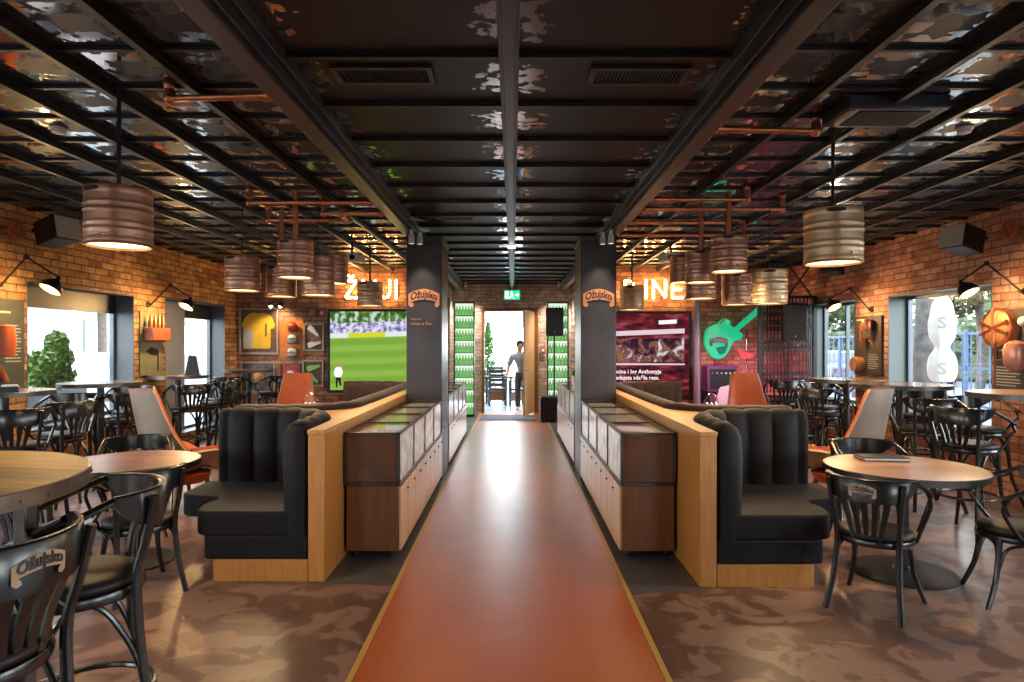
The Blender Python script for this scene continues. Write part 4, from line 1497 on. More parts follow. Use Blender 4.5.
# ================================================================== WALL LAMPS
def wall_lamp(label, s, yb, zb, ye, ze, yt, zt_, ex=0.27, tx=0.55):
    """two-piece swing arm on a side wall: base -> elbow -> tip with a dome shade"""
    x = lambda o: s * (XW - o)
    root = thing('wall_lamp', label, 'wall lamp', (x(0), yb, zb), group='swing arm wall lamps')
    o = Vector((x(0), yb, zb))
    b, e, t = Vector((x(0.05), yb, zb)) - o, Vector((x(ex), ye, ze)) - o, Vector((x(tx), yt, zt_)) - o
    MB().lathe([(0, 0), (0.045, 0), (0.045, 0.014), (0.02, 0.03), (0.02, 0.06), (0, 0.06)] if s < 0 else [(0, 0), (0.045, 0), (0.045, -0.014), (0.02, -0.03), (0.02, -0.06), (0, -0.06)], 18, (0, 0, 0), 'X').build('wall_plate', M['black_metal'], root)
    MB().tube([b, e], 0.010, 8).build('arm', M['black_metal'], root)
    MB().tube([e, t], 0.010, 8).build('arm', M['black_metal'], root)
    MB().sphere(e, 0.028, 12, 8).build('elbow_joint', M['black_metal'], root)
    MB().sphere(t, 0.018, 10, 8).build('tip_joint', M['black_metal'], root)
    # dome, tipped towards the wall
    prof = [(0, 0.03), (0.022, 0.03), (0.026, 0.0), (0.05, -0.015), (0.085, -0.05), (0.105, -0.10), (0.108, -0.125), (0.103, -0.125), (0.08, -0.055), (0.045, -0.02), (0, -0.012)]
    sh = MB().lathe(prof, 28).build('shade', M['black_metal'], root, loc=t + Vector((0, -0.02, -0.03)), rot=(R(-28), R(18) * -s, 0), angle=60)
    MB().sphere((0, 0, -0.075), 0.036, 12, 8).build('bulb', M['lamp_glow'], sh)
    L = bpy.data.lights.new('lamp_light', 'POINT')
    L.energy = 48
    L.color = (1.0, 0.60, 0.24)
    L.shadow_soft_size = 0.07
    lo = bpy.data.objects.new('lamp_light', L)
    COL.objects.link(lo)
    lo.parent = sh
    lo.location = (0, 0, -0.115)


wall_lamp('black swing arm lamp over the left board at the frame edge', -1, 6.50, 2.22, 6.55, 2.51, 6.62, 2.31)
wall_lamp('black swing arm lamp at the second left window', -1, 9.2, 2.20, 9.3, 2.49, 9.34, 2.30)
wall_lamp('black swing arm lamp over the barrel-wheel board on the right wall', 1, 6.55, 2.16, 6.73, 2.47, 6.72, 2.28)
wall_lamp('black swing arm lamp at the second right window', 1, 9.35, 2.14, 9.45, 2.45, 9.5, 2.30)
# small twin lamp above the jersey
p = at(282, 303, YB)
root = thing('picture_lamp', 'small twin-headed picture lamp over the yellow jersey', 'wall lamp', (p.x, YB, p.z))
MB().tube(smooth_path([(0, 0, 0.02), (0, -0.15, 0.09), (0, -0.28, 0.05)], 5), 0.009, 8).build('arm', M['black_metal'], root)
for k, dx in enumerate((-0.11, 0.11)):
    MB().tube([(0, -0.28, 0.05), (dx, -0.29, -0.03)], 0.008, 8).build('arm', M['black_metal'], root)
    h = MB().lathe([(0, 0), (0.03, 0), (0.065, -0.10), (0.06, -0.10), (0, -0.03)], 18).build('shade', M['black_metal'], root, loc=(dx, -0.29, -0.03), rot=(R(-35), R(-20 if dx < 0 else 20), 0))
    MB().sphere((0, 0, -0.07), 0.032, 10, 8).build('bulb', M['lamp_glow'], h)
L = bpy.data.lights.new('picture_light', 'SPOT')
L.energy = 24
L.color = (1, 0.72, 0.42)
L.spot_size = R(100)
L.shadow_soft_size = 0.05
lo = bpy.data.objects.new('picture_light', L)
COL.objects.link(lo)
lo.parent = root
lo.location = (0, -0.42, -0.08)
lo.rotation_euler = (R(35), 0, 0)

# ================================================================== LOUDSPEAKERS
def speaker_box(label, pos, w, h, d, rz, tilt=0.0, front='offwhite', bracket=None, group=None):
    root = thing('loudspeaker', label, 'loudspeaker', pos, rz, group)
    T = Matrix.Rotation(tilt, 4, 'X')
    def tr(mb):
        mb.v = [tuple(T @ Vector(v)) for v in mb.v]
        return mb
    poly = [(-w / 2, -d / 2), (w / 2, -d / 2), (w * 0.36, d / 2), (-w * 0.36, d / 2)]
    tr(MB().prism(poly, -h / 2, h / 2)).build('cabinet', M['black'], root, bevel=0.012)
    tr(MB().box(-w / 2 + 0.012, w / 2 - 0.012, -d / 2 - 0.012, -d / 2 - 0.001, -h / 2 + 0.012, h / 2 - 0.012)).build('grille', M[front], root, bevel=0.005)
    tr(MB().sphere((w * 0.0, -d / 2 - 0.013, -h * 0.40), 0.012, 8, 6)).build('emblem', M['steel'], root)
    if bracket:
        MB().tube([(0, d / 2 - 0.02, 0), Vector(bracket)], 0.02, 8).build('bracket', M['black_metal'], root)
    return root


speaker_box('black wall speaker with pale front, high on the left wall', (-4.93, 6.90, 2.83), 0.30, 0.26, 0.34, R(74), R(-12), 'offwhite', (0, 0.36, 0.04))
speaker_box('black wall speaker with pale front, high on the right wall near the viewer', (4.93, 7.0, 2.76), 0.30, 0.26, 0.34, R(-74), R(-12), 'offwhite', (0, 0.36, 0.04))
speaker_box('small black wall speaker over the second right window', (5.0, 9.95, 2.83), 0.26, 0.22, 0.25, R(-58), R(-12), 'black', (0, 0.36, 0.04))

# small red-copper valve wheels high on the walls at the frame edges
for s in (-1, 1):
    o = thing('valve_wheel', 'red copper valve wheel high on the %s wall at the frame edge' % ('left' if s < 0 else 'right'), 'valve', (s * XW, 6.58, 2.80), group='valve wheels')
    k = -s
    MB().tube([(k * 0.0, 0, 0), (k * 0.16, 0, 0)], 0.022, 12).build('stem', M['copper'], o)
    MB().tube([(k * 0.15, 0.09 * math.cos(2 * PI * i / 20), 0.09 * math.sin(2 * PI * i / 20)) for i in range(20)], 0.016, 8, closed=True).build('wheel', M['rust'], o)
    sp = MB()
    for i in range(4):
        a = PI * i / 4
        sp.tube([(k * 0.15, -0.09 * math.cos(a), -0.09 * math.sin(a)), (k * 0.15, 0.09 * math.cos(a), 0.09 * math.sin(a))], 0.007, 6)
    sp.build('spokes', M['rust'], o)


# ================================================================== BOARDS ON THE SIDE WALLS
def lines(mb, x0, x1, z, n, dz, h=0.007):
    for k in range(n):
        e = x1 - (x1 - x0) * (0.0 if k % 3 else 0.18)
        mb.box(x0, e, -0.0335, -0.0305, z - k * dz - h, z - k * dz)
    return mb


# right wall, barrel wheel board: local x runs towards the viewer
o = thing('history_board', 'brown grey board with barrel wheel, pipe and pink copper tank at right edge', 'wall board', (XW - 0.002, 6.42, 1.55), R(-90))
MB().box(-0.53, 0.55, -0.03, 0, -0.43, 0.44).build('board', M['board'], o, bevel=0.004)
wy, wz = -0.36, 0.24
MB().lathe([(0, 0), (0.19, 0), (0.20, -0.02), (0.19, -0.10), (0.15, -0.13), (0, -0.14)], 36, (wy, -0.03, wz), 'Y').build('barrel_head', M['barrel_wood'], o)
sb = MB()
for a in (20, 92, 164):
    c, q = math.cos(R(a)), math.sin(R(a))
    sb.tube([(wy - 0.2 * c, -0.165, wz - 0.2 * q), (wy + 0.2 * c, -0.165, wz + 0.2 * q)], 0.016, 8)
sb.tube([(wy + 0.2 * math.cos(2 * PI * i / 24), -0.13, wz + 0.2 * math.sin(2 * PI * i / 24)) for i in range(24)], 0.014, 8, closed=True)
sb.build('copper_hoops', M['copper'], o)
MB().tube([(-0.45, -0.06, 0.08), (-0.45, -0.06, -0.10), (-0.2, -0.06, -0.10)], 0.013, 10).build('copper_elbow', M['copper'], o)
MB().lathe([(0, -0.24), (0.06, -0.22), (0.10, -0.15), (0.105, 0.0), (0.09, 0.05), (0.05, 0.08), (0, 0.09)], 24, (-0.10, -0.13, 0.02)).build('copper_tank', M['pink_copper'], o)
MB().sphere((-0.06, -0.08, 0.30), 0.05, 14, 10).build('gauge', M['white'], o)
lines(MB(), -0.49, -0.27, 0.015, 1, 0.03, 0.02).build('heading', M['print_white'], o)
lines(MB(), -0.49, -0.16, -0.17, 7, 0.032, 0.010).build('paragraph', M['print_white'], o)
# right wall, small board between the windows
o = thing('history_board', 'dark board with copper pot, tools and small barrel between the right windows', 'wall board', (XW - 0.002, 9.42, 1.60), R(-90))
MB().box(-0.37, 0.35, -0.03, 0, -0.42, 0.44).build('board', M['board'], o, bevel=0.004)
MB().lathe([(0, -0.09), (0.07, -0.08), (0.085, 0.0), (0.07, 0.08), (0.03, 0.09), (0, 0.09)], 22, (0.13, -0.11, 0.30)).build('copper_pot', M['copper'], o)
MB().tube([(0.05, -0.05, 0.10), (0.14, -0.05, 0.05), (0.2, -0.05, -0.02)], 0.012, 8).build('ladle', M['copper'], o)
MB().lathe([(0, -0.03), (0.06, -0.02), (0.07, 0.03), (0.06, 0.03), (0, 0.0)], 18, (0.0, -0.08, 0.09)).build('ladle_cup', M['copper'], o)
MB().tube([(-0.17, -0.04, 0.30), (-0.17, -0.04, -0.05)], 0.012, 8).build('rod', M['rust'], o)
MB().lathe([(0, 0), (0.10, 0), (0.115, -0.06), (0.10, -0.13), (0, -0.13)], 26, (-0.16, -0.03, -0.27), 'Y').build('barrel', M['barrel_wood'], o)
lines(MB(), 0.02, 0.28, -0.12, 7, 0.033, 0.010).build('paragraph', M['print_white'], o)
lines(MB(), -0.3, 0.0, 0.40, 1, 0.03, 0.018).build('heading', M['print_white'], o)
# left wall, big board at frame edge
o = thing('history_board', 'grey-green board with orange keg and white text at left edge', 'wall board', (-XW + 0.002, 6.40, 1.60), R(90))
MB().box(-0.52, 0.44, -0.03, 0, -0.48, 0.48).build('board', M['board_green'], o, bevel=0.004)
MB().lathe([(0, -0.16), (0.09, -0.15), (0.105, 0.0), (0.09, 0.15), (0, 0.16)], 24, (0.02, -0.14, 0.05)).build('small_keg', M['orange'], o)
MB().tube(smooth_path([(-0.02, -0.06, -0.16), (0.06, -0.06, -0.22), (0.15, -0.06, -0.36)], 5), 0.03, 10).build('tap_handle', M['rust'], o)
lines(MB(), 0.0, 0.30, 0.36, 1, 0.03, 0.022).build('heading', M['print_white'], o)
lines(MB(), 0.17, 0.38, 0.22, 12, 0.034, 0.011).build('paragraph', M['print_white'], o)
# left wall, copper crate over a pale green poster
o = thing('wall_crate', 'copper-red crate of bottles fixed on the brick between the left windows', 'crate', (-XW, 9.28, 1.83), R(90))
MB().box(-0.30, 0.30, -0.02, 0, -0.16, 0.26).build('back_board', M['board_pale'], o)
MB().box(-0.24, 0.24, -0.16, -0.021, -0.15, 0.03).build('box', M['rust'], o, bevel=0.008)
for k in range(4):
    MB().lathe([(0, 0.0), (0.028, 0.0), (0.03, 0.09), (0.013, 0.13), (0.013, 0.18), (0, 0.18)], 12, (-0.17 + 0.11 * k, -0.09, 0.03)).build('bottle', M['copper'], o)
o = thing('poster', 'pale green poster with a small dark plane between the left windows', 'poster', (-XW, 9.28, 1.42), R(90))
MB().box(-0.30, 0.27, -0.02, 0, -0.24, 0.235).build('sheet', M['board_pale'], o)
MB().prism([(-0.16, 0.10), (-0.05, 0.16), (0.08, 0.14), (0.14, 0.10), (0.08, 0.04), (-0.04, 0.06)], -0.03, -0.0205, 'Y').build('plane_motif', M['slot'], o)
MB().box(0.13, 0.15, -0.028, -0.0205, -0.18, 0.12).build('stroke', M['slot'], o)

# ================================================================== LEFT END WALL: JERSEY, BALLS, FRAMES
def wall_frame(name, label, cat, px0, px1, py0, py1, fmat, bmat, depth=0.05, t=0.028, group=None):
    a, b = at(px0, py1, YB), at(px1, py0, YB)
    c = (a + b) / 2
    w, h = (b.x - a.x) / 2, (b.z - a.z) / 2
    root = thing(name, label, cat, (c.x, YB, c.z), group=group)
    MB().box(-w + t, w - t, -0.012, 0, -h + t, h - t).build('backing', bmat, root)
    f = MB()
    f.box(-w, w, -depth, 0, -h, -h + t).box(-w, w, -depth, 0, h - t, h)
    f.box(-w, -w + t, -depth, 0, -h + t, h - t).box(w - t, w, -depth, 0, -h + t, h - t)
    f.build('frame', fmat, root)
    return root, w, h


M['frame_pale'] = plain('pale_frame', (0.42, 0.36, 0.30), 0.4)
M['frame_dark'] = plain('brown_frame', (0.12, 0.07, 0.045), 0.4)
M['mount_brown'] = plain('brown_mount', (0.16, 0.09, 0.06), 0.7, noise=0.3)
M['orange_panel'] = wood('orange_panel', (0.55, 0.16, 0.03), (0.72, 0.25, 0.05), 0.45, 'X')
root, w, h = wall_frame('jersey_frame', 'framed yellow sports jersey on the left end wall', 'framed jersey', 240, 279, 308.5, 354, M['frame_pale'], M['mount_brown'])
jz = h * 2
jer = [(-0.28, -0.33), (0.22, -0.33), (0.225, 0.05), (0.26, 0.02), (0.31, 0.12), (0.24, 0.27), (0.14, 0.34), (0.07, 0.355), (-0.01, 0.335), (-0.09, 0.355), (-0.16, 0.34), (-0.27, 0.25), (-0.33, 0.11), (-0.28, 0.04)]
jer = [(x, min(max(z, -h + 0.05), h - 0.04)) for x, z in jer]
MB().prism(fillet(jer, 0.03, 3), -0.035, -0.0125, 'Y').build('jersey', M['yellow'], root, bevel=0.008)
MB().prism([(-0.29, -0.33), (-0.12, -0.33), (-0.10, 0.0), (-0.30, 0.08)], -0.0385, -0.0355, 'Y').build('white_panel', M['print_white'], root)
MB().prism([(0.12, -0.10), (0.155, -0.10), (0.155, 0.14), (0.12, 0.14)], -0.0385, -0.0355, 'Y').build('side_print', M['mount_brown'], root)
a, b = at(279.8, 357, YB), at(303.5, 320.5, YB)
bw, bh = (b.x - a.x) / 2, (b.z - a.z) / 2
o = thing('ball_rack', 'orange wooden panel with pegs holding three balls, beside the jersey', 'wall rack', ((a.x + b.x) / 2, YB, (a.z + b.z) / 2))
MB().box(-bw, bw, -0.02, 0, -bh, bh).build('panel', M['orange_panel'], o)
for z in (0.225, 0.0, -0.255):
    MB().box(-0.03, 0.13, -0.16, -0.021, z - 0.101, z - 0.0885).build('peg', M['black_metal'], o)
M['ball_red'] = plain('red_ball', (0.5, 0.06, 0.025), 0.35)
M['ball_white'] = plain('white_ball', (0.68, 0.66, 0.62), 0.4)
for z, mm, lab in ((0.225, 'ball_red', 'red ball on the top peg of the orange panel'), (0.0, 'ball_white', 'white ball on the middle peg of the orange panel'), (-0.255, 'ball_white', 'white ball with dark bands on the lowest peg of the orange panel')):
    o = thing('ball', lab, 'ball', ((a.x + b.x) / 2 + 0.05, YB - 0.125, (a.z + b.z) / 2 + z), group='balls beside the jersey')
    MB().sphere((0, 0, 0), 0.088, 20, 14).build('skin', M[mm], o)
    sm = MB().tube([(0.0885 * math.cos(2 * PI * i / 28), 0.0885 * math.sin(2 * PI * i / 28), 0.0) for i in range(28)], 0.005, 6, closed=True)
    sm.tube([(0.0885 * math.cos(2 * PI * i / 28), 0, 0.0885 * math.sin(2 * PI * i / 28)) for i in range(28)], 0.005, 6, closed=True)
    sm.build('seam', M['slot'], o)


def boot(mb, x, z, ang, L=0.26):
    poly = [(-0.5, -0.12), (0.46, -0.14), (0.5, -0.05), (0.40, 0.06), (0.10, 0.12), (-0.12, 0.26), (-0.46, 0.28), (-0.5, 0.1)]
    c, s_ = math.cos(ang), math.sin(ang)
    pl = fillet([(x + L * (c * u - s_ * v), z + L * (s_ * u + c * v)) for u, v in poly], 0.02, 3)
    return mb.prism(pl, -0.055, -0.0125, 'Y')


root, w, h = wall_frame('boot_frame', 'framed pair of white football boots, upper frame', 'framed boots', 304, 324.5, 323.5, 351, M['frame_pale'], M['mount_brown'])
boot(MB(), 0.0, 0.11, R(-35)).build('boot', M['white'], root, bevel=0.008)
boot(MB(), 0.02, -0.13, R(25)).build('boot', M['white'], root, bevel=0.008)
root, w, h = wall_frame('boot_frame', 'framed pair of green football boots, lower frame', 'framed boots', 303, 324, 360, 386.5, M['frame_pale'], M['mount_brown'])
boot(MB(), 0.02, 0.11, R(25)).build('boot', M['green_boot'], root, bevel=0.008)
boot(MB(), 0.0, -0.10, R(-25)).build('boot', M['green_boot'], root, bevel=0.008)
M['pic_red'] = plain('red_picture', (0.45, 0.06, 0.05), 0.5, noise=0.5, nscale=14)
M['pic_warm'] = plain('warm_picture', (0.35, 0.16, 0.07), 0.5, noise=0.7, nscale=12)
M['pic_dark'] = plain('dark_picture', (0.10, 0.08, 0.075), 0.4, noise=0.8, nscale=9)
for (x0, x1, y0, y1, bm_, lab) in ((306.5, 317, 308, 317.5, 'pic_warm', 'small orange picture above the framed white boots'),
                                   (317.8, 326.5, 308.5, 317, 'pic_red', 'small red picture above the framed white boots'),
                                   (241.5, 275, 362, 392, 'pic_dark', 'wide dark picture below the yellow jersey'),
                                   (280.5, 301, 363.5, 386, 'pic_red', 'dark red picture below the orange ball panel')):
    r_, w, h = wall_frame('picture', lab, 'picture', x0, x1, y0, y1, M['frame_dark'] if bm_ != 'pic_dark' else M['frame_pale'], M[bm_], 0.035, 0.02)
    MB().sphere((0, -0.02, 0), min(w, h) * 0.42, 14, 8, (1, 0.25, 1)).build('motif', M['ball_white'] if bm_ == 'pic_red' else M['ribbon'], r_)
a = at(228.5, 329, YB)
o = thing('number_sign', 'orange sign with dark glyph in the left corner', 'sign', (a.x, YB, a.z))
MB().box(-0.10, 0.10, -0.02, 0, -0.19, 0.19).build('plate', M['orange_panel'], o)
text_mb('C', 0.2, 0.004, bold=0.008).build('glyph', M['ink'], o, loc=(0.03, -0.023, -0.02))
a = at(230, 355, YB)
o = thing('wall_skis', 'pair of dark boards standing under the orange corner sign', 'skis', (a.x, YB - 0.04, 0))
for dx in (-0.06, 0.05):
    MB().prism(fillet([(dx - 0.04, 0.0), (dx + 0.04, 0.0), (dx + 0.04, 1.62), (dx - 0.04, 1.62)], [0, 0, 0.03, 0.03]), -0.015, 0.015, 'Y').build('ski', M['rim_bronze'] if dx > 0 else M['black_metal'], o)


# ================================================================== SCREENS
def screen_mat_match():
    """televised football: trees and crowd above, white hoardings, striped grass"""
    m = bpy.data.materials.new('football_broadcast')
    m.use_nodes = True
    nt = m.node_tree
    nt.nodes.clear()
    o = N(nt, 'ShaderNodeOutputMaterial')
    e = N(nt, 'ShaderNodeEmission', Strength=0.72)
    tc = N(nt, 'ShaderNodeTexCoord')
    sp = N(nt, 'ShaderNodeSeparateXYZ')
    nt.links.new(tc.outputs['Object'], sp.inputs[0])
    # tilt the horizon a little
    ad = N(nt, 'ShaderNodeMath', operation='MULTIPLY_ADD')
    ad.inputs[1].default_value = -0.03
    nt.links.new(sp.outputs['X'], ad.inputs[0])
    nt.links.new(sp.outputs['Z'], ad.inputs[2])
    mr = N(nt, 'ShaderNodeMapRange')
    mr.inputs['From Min'].default_value = -0.75
    mr.inputs['From Max'].default_value = 0.75
    nt.links.new(ad.outputs[0], mr.inputs['Value'])
    ns = N(nt, 'ShaderNodeTexNoise', Scale=9.0, Detail=4.0)
    mp = N(nt, 'ShaderNodeMapping')
    mp.inputs['Scale'].default_value = (1, 1, 0.7)
    nt.links.new(tc.outputs['Object'], mp.inputs[0])
    nt.links.new(mp.outputs[0], ns.inputs['Vector'])
    crowd = N(nt, 'ShaderNodeValToRGB')
    cr = crowd.color_ramp
    cr.elements[0].position, cr.elements[0].color = 0.36, (0.12, 0.12, 0.30, 1)
    cr.elements[1].position, cr.elements[1].color = 0.56, (0.85, 0.80, 0.92, 1)
    c2 = cr.elements.new(0.46)
    c2.color = (0.38, 0.36, 0.62, 1)
    ns2 = N(nt, 'ShaderNodeTexNoise', Scale=11.0, Detail=4.0)
    nt.links.new(tc.outputs['Object'], ns2.inputs['Vector'])
    nt.links.new(ns2.outputs['Fac'], crowd.inputs['Fac'])
    tree = N(nt, 'ShaderNodeValToRGB')
    tr = tree.color_ramp
    tr.elements[0].position, tr.elements[0].color = 0.44, (0.04, 0.13, 0.02, 1)
    tr.elements[1].position, tr.elements[1].color = 0.58, (0.6, 0.72, 0.75, 1)
    t2 = tr.elements.new(0.51)
    t2.color = (0.16, 0.30, 0.05, 1)
    nt.links.new(ns.outputs['Fac'], tree.inputs['Fac'])
    wv = N(nt, 'ShaderNodeMath', operation='SINE')
    ml = N(nt, 'ShaderNodeMath', operation='MULTIPLY')
    ml.inputs[1].default_value = 26.0
    nt.links.new(ad.outputs[0], ml.inputs[0])
    nt.links.new(ml.outputs[0], wv.inputs[0])
    gm = N(nt, 'ShaderNodeMix', data_type='RGBA')
    gm.inputs[6].default_value = (0.22, 0.42, 0.05, 1)
    gm.inputs[7].default_value = (0.29, 0.50, 0.08, 1)
    gmr = N(nt, 'ShaderNodeMapRange')
    gmr.inputs['From Min'].default_value = -0.5
    gmr.inputs['From Max'].default_value = 0.5
    nt.links.new(wv.outputs[0], gmr.inputs['Value'])
    nt.links.new(gmr.outputs[0], gm.inputs[0])

    def band(lo):
        b = N(nt, 'ShaderNodeMath', operation='GREATER_THAN')
        b.inputs[1].default_value = lo
        nt.links.new(mr.outputs[0], b.inputs[0])
        return b.outputs[0]

    def mix(f, a, b):
        x = N(nt, 'ShaderNodeMix', data_type='RGBA')
        nt.links.new(f, x.inputs[0])
        if isinstance(a, tuple):
            x.inputs[6].default_value = a
        else:
            nt.links.new(a, x.inputs[6])
        if isinstance(b, tuple):
            x.inputs[7].default_value = b
        else:
            nt.links.new(b, x.inputs[7])
        return x.outputs[2]
    c = mix(band(0.675), gm.outputs[2], (0.85, 0.9, 0.88, 1))
    # a yellow stretch of hoarding
    yl = N(nt, 'ShaderNodeMath', operation='COMPARE')
    yl.inputs[1].default_value = -0.28
    yl.inputs[2].default_value = 0.35
    nt.links.new(sp.outputs['X'], yl.inputs[0])
    h1 = mix(yl.outputs[0], (0.82, 0.88, 0.86, 1), (0.75, 0.72, 0.03, 1))
    c = mix(band(0.675), gm.outputs[2], h1)
    c = mix(band(0.735), c, crowd.outputs['Color'])
    c = mix(band(0.865), c, tree.outputs['Color'])
    nt.links.new(c, e.inputs['Color'])
    nt.links.new(e.outputs[0], o.inputs['Surface'])
    return m


def screen_mat_red():
    m = bpy.data.materials.new('ringside_broadcast')
    m.use_nodes = True
    nt = m.node_tree
    nt.nodes.clear()
    o = N(nt, 'ShaderNodeOutputMaterial')
    e = N(nt, 'ShaderNodeEmission', Strength=0.45)
    tc = N(nt, 'ShaderNodeTexCoord')
    mp = N(nt, 'ShaderNodeMapping')
    mp.inputs['Scale'].default_value = (1.1, 1, 3.0)
    mp.inputs['Rotation'].default_value = (0, R(-6), 0)
    nt.links.new(tc.outputs['Object'], mp.inputs[0])
    n = N(nt, 'ShaderNodeTexNoise', Scale=2.6, Detail=4.0)
    nt.links.new(mp.outputs[0], n.inputs['Vector'])
    r = N(nt, 'ShaderNodeValToRGB')
    r.color_ramp.elements[0].position, r.color_ramp.elements[0].color = 0.35, (0.035, 0.012, 0.03, 1)
    r.color_ramp.elements[1].position, r.color_ramp.elements[1].color = 0.72, (0.42, 0.22, 0.36, 1)
    x = r.color_ramp.elements.new(0.50)
    x.color = (0.20, 0.020, 0.028, 1)
    x = r.color_ramp.elements.new(0.60)
    x.color = (0.42, 0.06, 0.08, 1)
    nt.links.new(n.outputs['Fac'], r.inputs['Fac'])
    nt.links.new(r.outputs['Color'], e.inputs['Color'])
    nt.links.new(e.outputs[0], o.inputs['Surface'])
    return m


M['match'] = screen_mat_match()
M['ringside'] = screen_mat_red()
M['scr_white'] = emission('screen_white', (0.9, 0.88, 0.92), 0.85)
M['scr_pink'] = emission('screen_pale_pink', (0.8, 0.62, 0.70), 0.75)
M['scr_dark'] = emission('screen_dark', (0.06, 0.03, 0.06), 0.6)
M['scr_skin'] = emission('screen_skin', (0.65, 0.33, 0.18), 0.6)
def crowd_mat():
    m = bpy.data.materials.new('screen_crowd')
    m.use_nodes = True
    nt = m.node_tree
    nt.nodes.clear()
    o = N(nt, 'ShaderNodeOutputMaterial')
    e = N(nt, 'ShaderNodeEmission', Strength=0.62)
    tc = N(nt, 'ShaderNodeTexCoord')
    n = N(nt, 'ShaderNodeTexNoise', Scale=4.2, Detail=3.0, Distortion=1.2)
    nt.links.new(tc.outputs['Object'], n.inputs['Vector'])
    r = N(nt, 'ShaderNodeValToRGB')
    el = r.color_ramp.elements
    el[0].position, el[0].color = 0.38, (0.035, 0.015, 0.03, 1)
    el[1].position, el[1].color = 0.68, (0.85, 0.78, 0.85, 1)
    for p_, c_ in ((0.47, (0.10, 0.03, 0.06, 1)), (0.53, (0.42, 0.17, 0.08, 1)), (0.57, (0.12, 0.04, 0.06, 1)), (0.63, (0.5, 0.36, 0.42, 1))):
        x = el.new(p_)
        x.color = c_
    nt.links.new(n.outputs['Fac'], r.inputs['Fac'])
    nt.links.new(r.outputs['Color'], e.inputs['Color'])
    nt.links.new(e.outputs[0], o.inputs['Surface'])
    return m


M['scr_crowd'] = crowd_mat()
M['scr_black'] = emission('screen_black', (0.02, 0.03, 0.03), 0.5)


def screen(label, x0, x1, z0, z1, mat):
    c = ((x0 + x1) / 2, YB - 0.10, (z0 + z1) / 2)
    w, h = (x1 - x0) / 2, (z1 - z0) / 2
    root = thing('wall_screen', label, 'screen', c)
    t = 0.05
    f = MB().box(-w, w, -0.02, 0.05, -h, -h + t).box(-w, w, -0.02, 0.05, h - t, h).box(-w, -w + t, -0.02, 0.05, -h + t, h - t).box(w - t, w, -0.02, 0.05, -h + t, h - t)
    f.build('bezel', M['black'], root, bevel=0.004)
    MB().box(-w, w, 0.051, 0.10, -h + 0.1, h - 0.1).build('mount', M['black'], root)
    d = MB().box(-w + t, w - t, 0.0, 0.02, -h + t, h - t).build('display', mat, root)
    return root, d, w, h


def flatfig(pl, d, mat, name, y=-0.003):
    return MB().prism(pl, y, y + 0.002, 'Y').build(name, mat, d)


root, d, w, h = screen('large wall screen showing a football match, beside the left column', -3.50, -1.46, 0.72, 2.30, M['match'])
# player walking at the lower left of the picture, and a far player
fx, fz = -w + 0.20, -h + 0.10
flatfig([(fx - 0.045, fz), (fx - 0.015, fz), (fx - 0.005, fz + 0.15), (fx + 0.035, fz + 0.02), (fx + 0.06, fz + 0.03), (fx + 0.045, fz + 0.22), (fx - 0.045, fz + 0.22)], d, M['scr_black'], 'player_legs')
flatfig(fillet([(fx - 0.055, fz + 0.19), (fx + 0.055, fz + 0.19), (fx + 0.095, fz + 0.29), (fx + 0.06, fz + 0.385), (fx - 0.045, fz + 0.385), (fx - 0.085, fz + 0.28)], 0.03, 3), d, M['scr_white'], 'player_shirt', -0.005)
flatfig([(fx + 0.008 + 0.033 * math.cos(2 * PI * i / 14), fz + 0.42 + 0.042 * math.sin(2 * PI * i / 14)) for i in range(14)], d, M['scr_skin'], 'player_head')
flatfig([(w - 0.32, 0.22), (w - 0.27, 0.22), (w - 0.265, 0.36), (w - 0.325, 0.36)], d, M['scr_skin'], 'far_player')

root, d, w, h = screen('large wall screen showing a dark red picture with subtitles, beside the right column', 1.42, 3.37, 0.66, 2.26, M['ringside'])
# picture content: white rail, caption box, huddled figures, subtitle lines
flatfig([(-w + 0.06, 0.31), (w - 0.13, 0.38), (w - 0.13, 0.47), (-w + 0.06, 0.40)], d, M['scr_pink'], 'white_rail')
flatfig([(w - 0.62, 0.545), (w - 0.28, 0.565), (w - 0.28, 0.64), (w - 0.62, 0.62)], d, M['scr_white'], 'caption_box')
flatfig([(-w + 0.06, -0.22), (w - 0.13, -0.22), (w - 0.13, -0.19), (-w + 0.06, -0.18)], d, M['scr_pink'], 'lower_rail')
flatfig([(-w + 0.06, -0.16), (w - 0.14, -0.16), (w - 0.14, 0.29), (-w + 0.06, 0.27)], d, M['scr_crowd'], 'crowd', -0.0025)
for k, tx in enumerate(('na Epcina i lng Anthonyja', 'a predajeta sdaēla ress.')):
    t = text_mb(tx, 0.105, 0.002, bold=0.002)
    t.build('subtitle', M['scr_white'], d, loc=(-0.13, -0.0095, -0.345 - 0.115 * k))

# ================================================================== MARQUEE LETTERS
strokes = {
    'Z': [[(0, 1), (1, 1), (0, 0), (1, 0)], [(0.25, 1.32), (0.5, 1.17), (0.75, 1.32)]],
    'U': [[(0, 1), (0, 0.3), (0.2, 0.03), (0.5, 0), (0.8, 0.03), (1, 0.3), (1, 1)]],
    'J': [[(1, 1), (1, 0.25), (0.75, 0.03), (0.4, 0), (0.05, 0.12)]],
    'I': [[(0.5, 0), (0.5, 1)]],
    'P': [[(0, 0), (0, 1), (0.7, 1), (1, 0.78), (0.7, 0.5), (0, 0.5)]],
    'N': [[(0, 0), (0, 1), (1, 0), (1, 1)]],
    'E': [[(1, 1), (0, 1), (0, 0), (1, 0)], [(0, 0.5), (0.8, 0.5)]],
}
M['letter_metal'] = plain('bronze_letter_metal', (0.40, 0.20, 0.08), 0.4, 0.6)
names = {'Z': 'Ž', 'U': 'U', 'J': 'J', 'I': 'I', 'P': 'P', 'N': 'N', 'E': 'E'}
